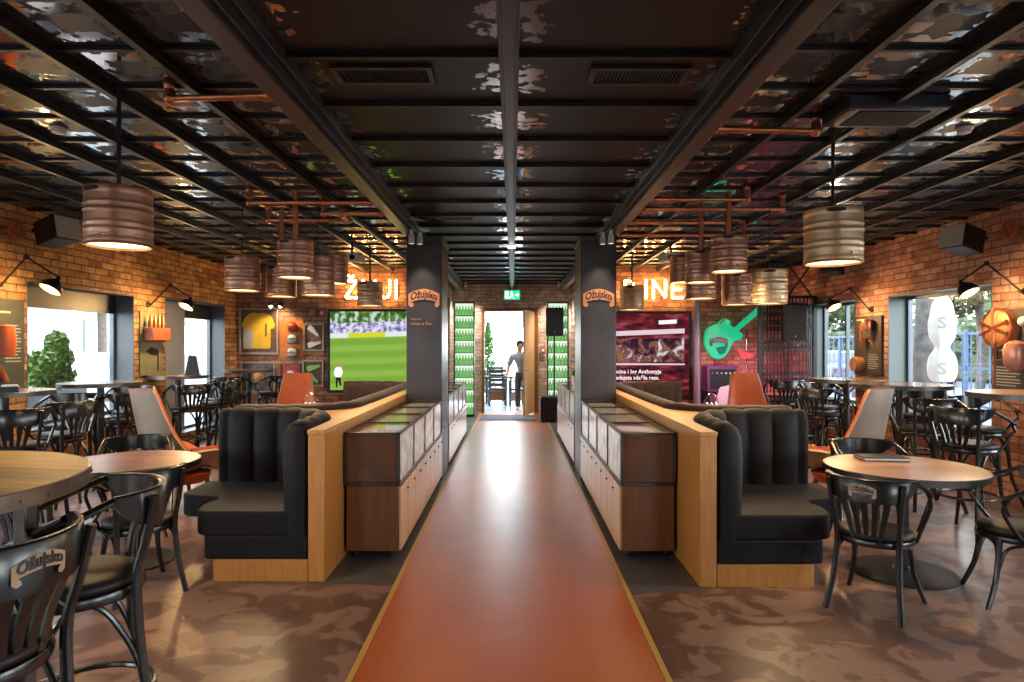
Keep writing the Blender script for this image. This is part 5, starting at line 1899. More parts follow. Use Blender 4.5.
for (ch, px0, px1, side) in (('Z', 346.5, 357.5, 'left'), ('U', 364, 376, 'left'), ('J', 381.5, 390.5, 'left'), ('I', 393, 401, 'left'),
                             ('P', 624.5, 633, 'right'), ('I', 641.5, 648.5, 'right'), ('N', 652.5, 664.5, 'right'), ('E', 671.5, 681, 'right')):
    a, b = at(px0, 298, YB), at(px1, 281.5, YB)
    w, h = b.x - a.x, b.z - a.z
    root = thing('marquee_letter', 'lit marquee letter %s of bulbs on the %s end wall' % (names[ch], side), 'illuminated letter', (a.x, YB - 0.001, a.z), group='lit letters on the end walls')
    back = MB()
    spots = []
    for stt in strokes[ch]:
        P = [Vector((u * w, 0, v * h)) for u, v in stt]
        for p_, q_ in zip(P, P[1:]):
            back.tube([p_ + Vector((0, -0.035, 0)), q_ + Vector((0, -0.035, 0))], 0.034, 8)
        spots += resample(P, 0.062)
    back.build('channel', M['letter_metal'], root)
    for sp_ in spots:
        MB().sphere((sp_.x, -0.082, sp_.z), 0.024, 8, 6).build('bulb', M['bulb'], root)

# ================================================================== STAGE CORNER ON THE RIGHT
M['guitar_green'] = plain('emerald_sign', (0.01, 0.55, 0.24), 0.3, 0, 0.5, coat=0.5, emit=(0.01, 0.75, 0.32), estr=0.35)
M['guitar_dark'] = plain('dark_green_edge', (0.01, 0.20, 0.10), 0.4, emit=(0.01, 0.6, 0.25), estr=0.08)
k_ = YB / F / 3.248
gx = lambda x, y: ((x - 545) * k_, (490 - y) * k_)
body = [(465, 480), (470, 456), (488, 441), (508, 434), (518, 424), (530, 419), (547, 424), (549, 438), (560, 446), (572, 456), (588, 468), (583, 486), (566, 490), (556, 498), (546, 520), (532, 540), (512, 549), (490, 543), (473, 522), (465, 500)]
pb = [gx(*q_) for q_ in body]
pb = [(p_.x, p_.y) for p_ in smooth_path([(x, y, 0) for x, y in pb], 4, closed=True)]
o = thing('guitar_sign', 'large emerald green electric guitar sign on the right end wall', 'guitar sign', at(560 + 545 / 3.248, 190 + 490 / 3.248, YB - 0.01))
MB().prism(pb, -0.10, -0.01, 'Y').build('body', M['guitar_green'], o, bevel=0.02, seg=3)
nk = [gx(*q_) for q_ in ((556, 452), (566, 464), (655, 388), (645, 372))]
MB().prism(nk, -0.13, -0.06, 'Y').build('neck', M['guitar_green'], o, bevel=0.01)
hd = [gx(*q_) for q_ in ((643, 374), (652, 392), (690, 366), (700, 350), (668, 352))]
MB().prism(fillet(hd, 0.03, 3), -0.12, -0.07, 'Y').build('headstock', M['guitar_green'], o, bevel=0.01)
pg = [gx(*q_) for q_ in ((500, 512), (540, 505), (530, 530), (512, 536))]
MB().prism(fillet(pg, 0.03, 3), -0.108, -0.101, 'Y').build('pickguard', M['guitar_dark'], o)
hn = [gx(*q_) for q_ in ((511, 436), (520, 425), (530, 420), (528, 426), (519, 434))]
MB().prism(hn, -0.106, -0.1, 'Y').build('horn_highlight', M['ribbon_pale'], o)
rb, t = ribbon('badge', o, 0.34, 0.17, M['mount_brown'], M['ribbon_pale'], (gx(510, 487)[0], -0.101, gx(510, 487)[1]), 0.008)
t.build('lettering', M['print_white'], rb)
L = bpy.data.lights.new('stage_glow', 'SPOT')

o = thing('steel_post', 'slender grey steel post right of the red screen', 'post', ((697 - CX) / F * 11.6, 11.6, 0))
MB().lathe([(0, 0), (0.11, 0), (0.11, 0.015), (0.065, 0.02), (0.065, ZC - 0.1), (0.10, ZC - 0.095), (0.10, ZC - 0.08), (0, ZC - 0.08)], 24).build('shaft', plain('mauve_grey_steel', (0.26, 0.20, 0.23), 0.35, 0.5), o)

M['purple'] = plain('purple_lit_amp', (0.15, 0.05, 0.14), 0.4, noise=0.2)  # purple stage glow put into the casing colour
o = thing('guitar_amplifier', 'purple-lit guitar amplifier stack under the green guitar', 'amplifier', (3.80, 11.75, 0.02))
MB().box(-0.29, 0.29, -0.2, 0.2, 0.0, 0.74).build('speaker_cabinet', M['black'], o, bevel=0.015)
MB().box(-0.25, 0.25, -0.215, -0.201, 0.05, 0.69).build('grille', M['purple'], o)
MB().box(-0.29, 0.29, -0.18, 0.18, 0.745, 1.22).build('head', M['purple'], o, bevel=0.015)
MB().box(-0.24, 0.24, -0.195, -0.181, 0.80, 1.16).build('head_front', M['black'], o)
for k in range(6):
    MB().lathe([(0, 0), (0.018, 0), (0.018, -0.02), (0, -0.02)], 10, (-0.2 + 0.08 * k, -0.195, 1.09), 'Y').build('knob', M['steel'], o)
MB().tube([(-0.1, 0, 1.22), (-0.1, 0, 1.25), (0.1, 0, 1.25), (0.1, 0, 1.22)], 0.012, 8).build('handle', M['black'], o)

p = at(715, 404, 10.7)
o = thing('electric_guitar', 'white angular electric guitar with red headstock leaning on a stand', 'guitar', (p.x, p.y, 0))
z0 = 0.56
gb = [(-0.10, z0), (0.08, z0 + 0.02), (0.17, z0 + 0.42), (0.10, z0 + 0.38), (0.06, z0 + 0.60), (0.0, z0 + 0.42), (-0.13, z0 + 0.34)]
tilt = R(20)
T = Matrix.Rotation(tilt, 4, 'Y')
def tl(mb):
    mb.v = [tuple(Vector((0, 0, 0.3)) + T @ (Vector(v) - Vector((0, 0, 0.3)))) for v in mb.v]
    return mb
M['pink_white'] = plain('pinkish_white_paint', (0.78, 0.62, 0.68), 0.3, coat=0.4)
tl(MB().prism(fillet(gb, 0.03, 3), -0.025, 0.025, 'Y')).build('body', M['pink_white'], o, bevel=0.006)
tl(MB().box(0.02, 0.07, -0.035, -0.015, z0 + 0.45, z0 + 0.92)).build('neck', M['walnut'], o)
tl(MB().prism([(0.02, z0 + 0.92), (0.07, z0 + 0.92), (0.20, z0 + 0.98), (0.22, z0 + 1.06), (-0.08, z0 + 1.02)], -0.03, -0.01, 'Y')).build('headstock', M['red'], o, bevel=0.004)
for sx in (-1, 1):
    MB().tube([(0, 0.02, 0.34), (sx * 0.2, -0.12, 0)], 0.012, 8).build('stand_leg', M['black_metal'], o)
MB().tube([(0, 0.05, 0.36), (0.0, 0.3, 0)], 0.012, 8).build('stand_leg', M['black_metal'], o)
p = at(746.5, 372, 11.2)
o = thing('microphone_stand', 'thin microphone stand with boom by the lattice gate', 'microphone stand', (p.x, p.y, 0))
MB().lathe([(0, 0), (0.14, 0), (0.14, 0.015), (0.02, 0.03), (0, 0.03)], 20).build('base', M['black_metal'], o)
MB().tube([(0, 0, 0.02), (0, 0, 1.72)], 0.010, 8).build('pole', M['steel'], o)
MB().tube([(0.02, 0, 1.15), (0.42, -0.05, 1.66)], 0.008, 8).build('boom', M['steel'], o)
MB().lathe([(0, 0), (0.02, 0), (0.028, 0.10), (0.03, 0.14), (0, 0.165)], 12, (0, 0, 1.72)).build('microphone', M['black'], o)
o = thing('stage_light', 'small stage floor lamp glowing pink behind the lattice gate', 'stage lamp', (4.35, 11.85, 0.02))
MB().lathe([(0, 0.05), (0.09, 0.05), (0.10, 0.22), (0.09, 0.22), (0, 0.12)], 20).build('can', M['black'], o)
MB().lathe([(0, 0.19), (0.088, 0.19), (0.088, 0.2), (0, 0.2)], 20).build('lens', emission('pink_lens', (1.0, 0.12, 0.45), 6.0), o)
MB().box(-0.1, 0.1, -0.04, 0.04, 0, 0.05).build('yoke', M['black'], o)
for pos, en in (((0, -0.05, 0.26), 40),):
    L = bpy.data.lights.new('stage_glow', 'SPOT')
    L.energy = en
    L.color = (1.0, 0.10, 0.42)
    L.spot_size = R(150)
    L.spot_blend = 0.5
    L.shadow_soft_size = 0.08
    lo = bpy.data.objects.new('stage_glow', L)
    COL.objects.link(lo)
    lo.parent = o
    lo.location = pos
    lo.rotation_euler = (R(180), 0, 0)

o = thing('stage_light', 'black stage lamp hung under the ceiling, aimed pink at the white guitar', 'stage lamp', (3.05, 9.7, 2.86))
MB().tube([(0, 0, 0.0), (0, 0, ZC - 2.9)], 0.012, 8).build('stem', M['black_metal'], o)
cn = MB().lathe([(0, 0.08), (0.06, 0.08), (0.075, -0.10), (0.065, -0.10), (0, 0.02)], 20).build('can', M['black'], o, rot=(R(38), R(-22), 0))
MB().lathe([(0, -0.075), (0.062, -0.075), (0.062, -0.07), (0, -0.07)], 16).build('lens', M['spot_glow'], cn)
L = bpy.data.lights.new('stage_beam', 'SPOT')
L.energy = 260
L.color = (1.0, 0.35, 0.68)
L.spot_size = R(55)
L.spot_blend = 0.7
L.shadow_soft_size = 0.05
lo = bpy.data.objects.new('stage_beam', L)
COL.objects.link(lo)
lo.parent = cn
lo.location = (0, 0, -0.11)

# lattice gate across the right corner
GY, GX0, GX1, GZ = 11.08, 4.27, 5.22, 2.42
o = thing('lattice_gate', 'black folding lattice gate across the far right corner', 'gate', (GX0, GY, 0))
gw = GX1 - GX0
nbar = 15
fr = MB().box(-0.03, 0.03, -0.03, 0.03, 0, GZ).box(gw - 0.03, gw + 0.03, -0.03, 0.03, 0, GZ).box(-0.03, gw + 0.03, -0.03, 0.03, GZ, GZ + 0.05).box(0.03, gw - 0.03, -0.03, 0.03, 0.0, 0.04)
fr.build('frame', M['black_metal'], o)
for k in range(1, nbar):
    x = gw * k / nbar
    MB().box(x - 0.009, x + 0.009, -0.011, 0.011, 0.04, GZ).build('bar', M['black_metal'], o)
for zc in (0.45, 1.05, 1.60, 1.95, 2.2):
    lk = MB()
    st_ = gw / nbar
    for k in range(0, nbar, 1):
        x = k * st_
        lk.obox((x + st_, 0.016, zc), (0.016, 0.005, 0.25), Matrix.Rotation(math.atan2(2 * st_, 0.22), 3, 'Y')) if k < nbar - 1 else None
        lk.obox((x + st_, -0.016, zc), (0.016, 0.005, 0.25), Matrix.Rotation(-math.atan2(2 * st_, 0.22), 3, 'Y')) if k < nbar - 1 else None
    lk.build('lattice_row', M['black_metal'], o)
o2 = thing('cross_braced_frame', 'black cross-braced steel frame with drum above the lattice gate', 'steel frame', (GX0 + 0.10, GY, GZ + 0.055))
fw, fh = gw - 0.15, 0.58
MB().box(0, fw, -0.02, 0.02, fh - 0.03, fh).build('top_rail', M['black_metal'], o2)
for (xa, xb) in ((0, fw / 2), (fw / 2, fw)):
    MB().tube([(xa, 0, 0), (xb, 0, fh - 0.03)], 0.014, 6).build('brace', M['black_metal'], o2)
    MB().tube([(xb, 0.02, 0), (xa, 0.02, fh - 0.03)], 0.014, 6).build('brace', M['black_metal'], o2)
MB().lathe([(0, -0.12), (0.10, -0.12), (0.16, -0.08), (0.16, 0.10), (0.1, 0.13), (0, 0.13)], 22, (fw * 0.25, -0.02, fh * 0.62)).build('drum', M['black'], o2)
speaker_box('black stage speaker hung before the lattice gate', (4.72, 10.78, 2.02), 0.38, 0.60, 0.32, R(-12), R(6), 'black', (0.0, 0.28, 0.0))

# ================================================================== FAR PASSAGE: BOTTLE SHELVES, EXIT SIGN, SPEAKER, MAT
M['bottle_green'] = plain('green_bottle_glass', (0.30, 0.70, 0.26), 0.15, 0, 0.5)
M['bottle_green'].node_tree.nodes['Principled BSDF'].inputs['Transmission Weight'].default_value = 0.85
M['shelf_glow'] = emission('lit_shelf_back', (0.82, 1.0, 0.76), 0.72)
bm_ = MB().lathe([(0, 0), (0.034, 0), (0.036, 0.01), (0.036, 0.11), (0.028, 0.145), (0.013, 0.175), (0.0125, 0.205), (0.014, 0.206), (0.014, 0.215), (0, 0.215)], 12)
ords = ['lowest', 'second', 'third', 'fourth', 'fifth', 'sixth', 'seventh', 'eighth', 'top']
posn = ['leftmost', 'second', 'third', 'fourth', 'fifth', 'rightmost']
bottle_mesh = bm_.mesh('bottle', M['bottle_green'])
for s in (-1, 1):
    xa, xb = (-1.34, -0.87) if s < 0 else (0.775, 1.26)
    y = 14.55
    side = 'left' if s < 0 else 'right'
    w = (xb - xa) / 2
    zb, ztop = 0.05, 2.60
    root = thing('bottle_shelf', 'tall green-lit shelf full of bottles %s of the far doorway' % side, 'shelf', ((xa + xb) / 2, y, 0), group='green-lit bottle shelves')
    f = MB().box(-w, -w + 0.025, -0.10, 0.10, 0.0, ztop).box(w - 0.025, w, -0.10, 0.10, 0.0, ztop)
    f.box(-w + 0.025, w - 0.025, -0.10, 0.10, 0.0, zb).box(-w + 0.025, w - 0.025, -0.10, 0.10, ztop - 0.03, ztop)
    f.build('frame', M['black_metal'], root, bevel=0.008)
    MB().box(-w + 0.025, w - 0.025, 0.08, 0.095, zb, ztop - 0.03).build('lit_back', M['shelf_glow'], root)
    rh = (ztop - 0.03 - zb) / 9
    for r_ in range(1, 9):
        MB().box(-w + 0.025, w - 0.025, -0.09, 0.078, zb + rh * r_ - 0.012, zb + rh * r_).build('shelf_board', M['black_metal'], root)
    for r_ in range(9):
        for c in range(6):
            bo = bpy.data.objects.new('bottle', bottle_mesh)
            COL.objects.link(bo)
            bo.location = ((xa + xb) / 2 - w + 0.065 + c * (2 * w - 0.13) / 5, y - 0.01, zb + rh * r_ + 0.0005)
            tag(bo, 'green bottle, %s on the %s lit shelf %s of the doorway' % (posn[c], ords[r_], side), 'bottle', 'green bottles on the lit shelves')
a = at(512, 295, 14.9)
o = thing('exit_sign', 'green exit sign hanging before the far doorway', 'exit sign', a)
M['exit_green'] = emission('exit_green', (0.02, 0.62, 0.28), 1.1)
M['exit_white'] = emission('exit_white', (0.85, 1.0, 0.9), 1.5)
MB().box(-0.19, 0.19, -0.02, 0.02, -0.115, 0.115).build('housing', M['white'], o, bevel=0.004)
MB().box(-0.18, 0.18, -0.026, -0.021, -0.105, 0.105).build('panel', M['exit_green'], o)
pc = MB().box(-0.16, -0.08, -0.03, -0.0265, -0.08, 0.08)
pc.build('door_pictogram', M['exit_white'], o)
pm = MB().prism([(-0.01 + 0.022 * math.cos(2 * PI * i / 12), 0.065 + 0.022 * math.sin(2 * PI * i / 12)) for i in range(12)], -0.03, -0.0265, 'Y')
pm.prism([(-0.03, 0.035), (0.02, 0.035), (0.035, -0.02), (0.02, -0.02), (0.05, -0.08), (0.03, -0.085), (0.0, -0.035), (-0.05, -0.085), (-0.065, -0.07), (-0.025, -0.015)], -0.03, -0.0265, 'Y')
pm.build('runner_pictogram', M['exit_white'], o)
MB().prism([(0.08, -0.02), (0.12, -0.02), (0.12, -0.05), (0.165, 0.0), (0.12, 0.05), (0.12, 0.02), (0.08, 0.02)], -0.03, -0.0265, 'Y').build('arrow_pictogram', M['exit_white'], o)
for dx in (-0.14, 0.14):
    MB().tube([(dx, 0, 0.115), (dx, 0, ZC - a.z)], 0.004, 6).build('hanger', M['steel'], o)
# subwoofer + pole speaker
p = at(551.5, 421, 13.65)
o = thing('subwoofer', 'black subwoofer box on the floor right of the far doorway', 'subwoofer', (p.x, 13.65, 0))
MB().box(-0.25, 0.25, -0.25, 0.25, 0.02, 0.53).build('cabinet', M['black'], o, bevel=0.015)
MB().box(-0.22, 0.22, -0.262, -0.251, 0.05, 0.50).build('grille', M['black_metal'], o)
for sx in (-1, 1):
    for sy in (-1, 1):
        MB().lathe([(0, 0), (0.025, 0), (0.025, 0.02), (0, 0.02)], 10, (sx * 0.2, sy * 0.2, 0)).build('foot', M['black'], o)
o = thing('pole_speaker', 'black loudspeaker on a pole standing on the subwoofer', 'loudspeaker', (p.x + 0.06, 13.65, 0.531))
MB().tube([(0, 0, 0), (0, 0, 1.3)], 0.018, 10).build('pole', M['black_metal'], o)
MB().lathe([(0, 0), (0.07, 0), (0.07, 0.01), (0, 0.015)], 16).build('flange', M['black_metal'], o)
MB().prism([(-0.19, -0.17), (0.19, -0.17), (0.13, 0.17), (-0.13, 0.17)], 1.28, 1.88).build('cabinet', M['black'], o, bevel=0.02)
MB().box(-0.165, 0.165, -0.182, -0.171, 1.31, 1.85).build('grille', M['black_metal'], o)
MB().sphere((0, -0.183, 1.36), 0.016, 8, 6).build('emblem', M['steel'], o)
o = tag(MB().box(-0.62, 0.60, -0.55, 0.5, 0.0, 0.012).build('doormat', plain('grey_mat', (0.16, 0.16, 0.17), 0.9, bump=0.3, bscale=200), None, (-0.10, 14.3, 0.0045), bevel=0.004), 'flat grey doormat before the far doorway', 'doormat')
p = at(538, 349, YF)
o = thing('fire_alarm', 'small red fire alarm box right of the far door', 'fire alarm', (p.x + 0.12, YF - 0.03, 1.5))
MB().box(-0.05, 0.05, -0.04, 0, -0.06, 0.06).build('box', M['red'], o, bevel=0.006)
MB().box(-0.03, 0.03, -0.045, -0.0405, -0.03, 0.03).build('call_plate', M['white'], o)
# plant crate on right rear counter
o = thing('plant_crate', 'small wooden crate of green plants on the right rear counter', 'planter', (1.02, 9.3, 0.951))
cr = MB()
for z in (0.0, 0.075, 0.15):
    cr.box(-0.15, 0.15, -0.25, -0.235, z, z + 0.06).box(-0.15, 0.15, 0.235, 0.25, z, z + 0.06)
    cr.box(-0.15, -0.135, -0.235, 0.235, z, z + 0.06).box(0.135, 0.15, -0.235, 0.235, z, z + 0.06)
cr.box(-0.134, 0.134, -0.234, 0.234, 0.0, 0.12)
cr.build('crate', M['oak_pale'], o)
M['leaf'] = plain('plant_leaf', (0.07, 0.19, 0.03), 0.5, noise=0.4, nscale=8)
M['leaf_dark'] = plain('tree_leaf', (0.03, 0.06, 0.012), 0.55, noise=0.5, nscale=2)
M['leaf_light'] = plain('light_tree_leaf', (0.06, 0.09, 0.016), 0.55, noise=0.4, nscale=2)


def leaf_mass(n, lobes, size, seed=1):
    rnd = random.Random(seed)
    mb = MB()
    for i in range(n):
        (cx, cy, cz, rx, ry, rz_) = lobes[rnd.randrange(len(lobes))]
        v = Vector((rnd.gauss(0, 1), rnd.gauss(0, 1), rnd.gauss(0, 1))).normalized() * (rnd.random() ** 0.35)
        c = Vector((cx + v.x * rx, cy + v.y * ry, cz + v.z * rz_))
        a = Vector((rnd.gauss(0, 1), rnd.gauss(0, 1), rnd.gauss(0, 1))).normalized()
        b = a.orthogonal().normalized()
        s_ = size * rnd.uniform(0.6, 1.3)
        mb.add([c - a * s_, c + b * s_ * 0.45, c + a * s_, c - b * s_ * 0.45], [(0, 1, 2, 3)])
    return mb


leaf_mass(260, [(0, y_, 0.24, 0.15, 0.14, 0.10) for y_ in (-0.15, 0, 0.15)], 0.035, 5).build('foliage', M['leaf'], o, fix=False)

# ================================================================== OUTSIDE
M['paving'] = concrete('pale_paving', (0.17, 0.165, 0.16), (0.24, 0.23, 0.22), 0.6, 0.8, 0.2, 1.5)
M['deck'] = plain('wet_grey_deck', (0.20, 0.24, 0.28), 0.25, noise=0.2)
M['bark'] = plain('bark', (0.11, 0.085, 0.065), 0.9, noise=0.4, nscale=10, bump=0.5, bscale=20)
M['fence_blue'] = plain('blue_fence_paint', (0.017, 0.06, 0.15), 0.5)
M['facade'] = plain('pale_facade', (0.26, 0.26, 0.255), 0.7)
M['facade_glass'] = plain('facade_glass', (0.10, 0.13, 0.15), 0.1, 0, 0.8)
M['canvas'] = plain('white_canvas', (0.75, 0.75, 0.73), 0.8)
_nt = M['canvas'].node_tree
_tr = N(_nt, 'ShaderNodeBsdfTranslucent')
_tr.inputs['Color'].default_value = (0.8, 0.8, 0.78, 1)
_mx = N(_nt, 'ShaderNodeMixShader')
_mx.inputs[0].default_value = 0.5
_nt.links.new(_nt.nodes['Principled BSDF'].outputs[0], _mx.inputs[1])
_nt.links.new(_tr.outputs[0], _mx.inputs[2])
_nt.links.new(_mx.outputs[0], _nt.nodes['Material Output'].inputs['Surface'])
M['tyre'] = plain('tyre', (0.02, 0.02, 0.02), 0.8)
gm = MB()
gm.box(-60, -XW - WT, -20, 70, -0.10, -0.02).box(XW + WT, 60, -20, 70, -0.10, -0.02)
gm.box(-XW - WT, XW + WT, YF + 0.35, 70, -0.10, -0.02).box(-XW - WT, XW + WT, -20, YR - 0.3, -0.10, -0.02)
gm.box(-XW - WT, X0 - 1.72, YB + 0.3, YF + 0.35, -0.10, -0.02).box(X0 + 1.72, XW + WT, YB + 0.3, YF + 0.35, -0.10, -0.02)
struct(gm.build('ground', M['paving']))
struct(MB().box(-3.2, 3.2, YF + 0.36, 21.5, -0.019, -0.002).build('terrace_floor', M['deck']))

# canopy of the rear terrace
o = thing('terrace_awning', 'white canvas awning over the terrace beyond the far doorway', 'awning', (0, 17.6, 0))
MB().prism([(1.2, 2.80), (3.4, 2.36), (3.4, 2.38), (1.2, 2.82)], -3.0, 3.0, 'X').build('canvas', M['canvas'], o)
MB().box(-3.0, 3.0, 3.39, 3.41, 2.20, 2.37).build('valance', M['canvas'], o)
for sx in (-2.9, 2.9):
    MB().box(sx - 0.04, sx + 0.04, 3.3, 3.38, 0, 2.37).build('post', M['grey_metal'], o)


def ladder_chair(label, x, y, dx, dy):
    root = thing('terrace_chair', label, 'chair', (x, y, 0), face(dx, dy), group='dark terrace chairs')
    m = M['black']
    MB().box(-0.24, 0.24, -0.22, 0.24, 0.42, 0.47).build('seat', m, root, bevel=0.01)
    for sx in (-0.22, 0.22):
        MB().box(sx - 0.022, sx + 0.022, -0.24, -0.195, 0, 1.0).build('leg', m, root)
        MB().box(sx - 0.022, sx + 0.022, 0.19, 0.235, 0, 0.66).build('leg', m, root)
        MB().box(sx - 0.028, sx + 0.028, -0.20, 0.25, 0.655, 0.685).build('arm', m, root, bevel=0.006)
    for z in (0.58, 0.70, 0.82, 0.94):
        MB().box(-0.2, 0.2, -0.232, -0.208, z - 0.035, z + 0.035).build('slat', m, root)
    MB().box(-0.21, 0.21, 0.20, 0.22, 0.12, 0.36).build('apron', M['walnut'], root)


ladder_chair('dark ladder-back chair on the terrace, left in the doorway', -0.42, 17.2, -0.1, 1.0)
ladder_chair('dark ladder-back chair on the terrace, behind the left one in the doorway', -0.52, 18.9, 0.1, -1.0)
ladder_chair('dark ladder-back chair on the terrace, beside the standing person', 0.22, 17.1, -0.6, 0.8)
ladder_chair('dark ladder-back chair on the terrace, behind the standing person', 0.36, 18.6, -0.8, -0.4)
o = thing('terrace_table', 'dark square terrace table seen through the far doorway', 'table', (-0.40, 18.05, 0))
MB().box(-0.4, 0.4, -0.4, 0.4, 0.71, 0.75).build('table_top', M['black'], o, bevel=0.005)
for sx in (-0.34, 0.34):
    for sy in (-0.34, 0.34):
        MB().box(sx - 0.025, sx + 0.025, sy - 0.025, sy + 0.025, 0, 0.71).build('leg', M['black'], o)


def shrub(name, label, cat, x, y, lobes, n, size, mat, trunk=None, seed=1, pot=None, group=None):
    root = thing(name, label, cat, (x, y, -0.02), group=group)
    leaf_mass(n, lobes, size, seed).build('foliage', M[mat], root, fix=False)
    if trunk:
        MB().tube(trunk[0], trunk[1], 12).build('trunk', M['bark'], root)
    if pot:
        MB().lathe([(0, 0), (pot * 0.75, 0), (pot, pot * 1.3), (pot * 0.9, pot * 1.3), (pot * 0.85, pot * 1.15), (0, pot * 1.15)], 24).build('pot', M['board'], root)
    return root


shrub('cypress_shrub', 'slim green conifer at the left of the far doorway', 'shrub', -0.80, 20.6, [(0, 0, 0.5, .32, .3, .5), (0, 0, 1.1, .26, .24, .5), (0, 0, 1.7, .17, .15, .5), (0, 0, 2.0, .09, .08, .4)], 1500, 0.06, 'leaf', ([(0, 0, 0), (0, 0, 1.8)], [0.04, 0.015]), 3)
shrub('cypress_shrub', 'second slim conifer farther behind the doorway terrace', 'shrub', -1.25, 22.2, [(0, 0, 0.6, .34, .34, .6), (0, 0, 1.3, .26, .26, .5), (0, 0, 2.0, .16, .16, .5)], 1300, 0.06, 'leaf', ([(0, 0, 0), (0, 0, 1.8)], [0.04, 0.015]), 4)
# lobed potted cactus outside the left window
M['cactus'] = plain('green_cactus', (0.06, 0.11, 0.015), 0.55, noise=0.25, nscale=6)
o = thing('potted_shrub', 'lobed green potted shrub outside the large left window', 'potted plant', (-6.15, 8.55, -0.02))
cl_ = [(0, 0, 1.30, .17, .24, .28), (0.03, 0.03, 1.65, .13, .15, .17), (-0.12, 0.30, 1.45, .16, .19, .18), (0.1, -0.28, 1.38, .18, .26, .18), (0, -0.05, 1.22, .2, .42, .16)]
leaf_mass(3600, cl_, 0.042, 9).build('foliage', M['cactus'], o, fix=False)
MB().tube([(0, 0, 0.45), (0, 0, 1.15)], [0.05, 0.04], 14).build('stem', M['bark'], o)
MB().lathe([(0, 0), (0.20, 0), (0.27, 0.48), (0.23, 0.48), (0.2, 0.42), (0, 0.42)], 26).build('pot', M['board'], o)
# terrace table outside left window
o = thing('terrace_table', 'dark square terrace table outside the large left window', 'table', (-6.75, 7.55, -0.02))
MB().box(-0.4, 0.4, -0.45, 0.45, 1.18, 1.22).build('table_top', M['black'], o, bevel=0.005)
MB().tube([(0, 0, 0.02), (0, 0, 1.19)], 0.035, 10).build('pedestal', M['black'], o)
MB().box(-0.28, 0.28, -0.28, 0.28, 0, 0.025).build('foot', M['black'], o, bevel=0.004)
o = thing('planter_box', 'grey planter box with low flowers outside the large left window', 'planter', (-6.9, 9.3, -0.02))
MB().box(-0.22, 0.22, -0.75, 0.75, 0, 1.02).build('box', M['grey_metal'], o, bevel=0.01)
leaf_mass(240, [(0, y_, 1.08, 0.16, 0.16, 0.10) for y_ in (-0.55, -0.2, 0.15, 0.5)], 0.05, 8).build('foliage', M['leaf'], o, fix=False)

# building across the street on the left
o = thing('facade_building', 'pale building with rows of windows across the street on the left', 'building', (-24, 26, -0.02))
MB().box(-3, 3, -22, 22, 0, 7.5).build('wall', M['facade'], o)
for k in range(10):
    for z in (1.0, 4.6):
        y_ = -20 + k * 4.4
        wnd = MB().box(3.0, 3.06, y_ - 1.1, y_ + 1.1, z, z + 1.9).build('window', M['facade_glass'], o)
        MB().box(3.06, 3.09, y_ - 0.03, y_ + 0.03, z, z + 1.9).build('glazing_bar', M['white'], wnd)
# white pergola posts outside left
o = thing('pergola', 'white slatted pergola screen outside the left windows', 'pergola', (-8.2, 9.5, -0.02))
for k in range(9):
    y_ = -5.0 + k * 1.25
    MB().box(-0.035, 0.035, y_ - 0.035, y_ + 0.035, 0, 2.5).build('post', M['white'], o)
MB().box(-0.05, 0.05, -5.1, 5.1, 2.5, 2.62).build('top_rail', M['white'], o)
MB().box(-0.03, 0.03, -5.0, 5.0, 0.95, 1.0).build('mid_rail', M['white'], o)
shrub('street_tree', 'green street tree behind the pergola on the left', 'tree', -15, 17, [(0, 0, 4.4, 1.9, 1.9, 1.3), (1.2, 1.0, 3.7, 1.2, 1.2, .9), (-1, -1.3, 3.8, 1.2, 1.3, .9)], 2600, 0.16, 'leaf_light', (smooth_path([(0, 0, 0), (0.1, 0, 1.5), (0, 0.1, 3.6)], 4), 0.14), 11, group='street trees')
shrub('street_tree', 'green street tree farther along the left street', 'tree', -15.5, 24, [(0, 0, 4.6, 2.0, 2.0, 1.4), (1.0, 1.4, 3.8, 1.2, 1.2, .9)], 2200, 0.18, 'leaf_dark', (smooth_path([(0, 0, 0), (0.1, 0, 1.5), (0, 0.1, 3.8)], 4), 0.15), 12, group='street trees')


def car(label, x, y, rz, colour):
    root = thing('parked_car', label, 'car', (x, y, -0.02), rz, group='parked cars')
    side = [(-2.1, 0.32), (-2.12, 0.72), (-1.9, 0.92), (-1.25, 0.98), (-0.75, 1.40), (0.55, 1.44), (1.15, 1.02), (1.9, 0.90), (2.12, 0.70), (2.1, 0.32)]
    MB().prism(fillet(side, 0.12, 3), -0.85, 0.85, 'Y').build('body', colour, root, bevel=0.06, seg=3)
    gl = [(-1.12, 1.0), (-0.70, 1.34), (0.48, 1.37), (0.98, 1.03)]
    MB().prism(gl, -0.862, 0.862, 'Y').build('side_window', M['facade_glass'], root)
    MB().box(-2.14, -2.10, -0.7, -0.45, 0.66, 0.78).box(-2.14, -2.10, 0.45, 0.7, 0.66, 0.78).build('tail_light', M['red'], root)
    for wx in (-1.3, 1.3):
        for wy in (-0.80, 0.80):
            w = MB().lathe([(0.16, -0.1), (0.31, -0.09), (0.32, 0), (0.31, 0.09), (0.16, 0.1)], 24, (wx, wy, 0.32), 'Y').build('wheel', M['tyre'], root)
            MB().lathe([(0, -0.09), (0.18, -0.085), (0.18, 0.085), (0, 0.09)], 18, (wx, wy, 0.32), 'Y').build('hub_cap', M['steel'], w)


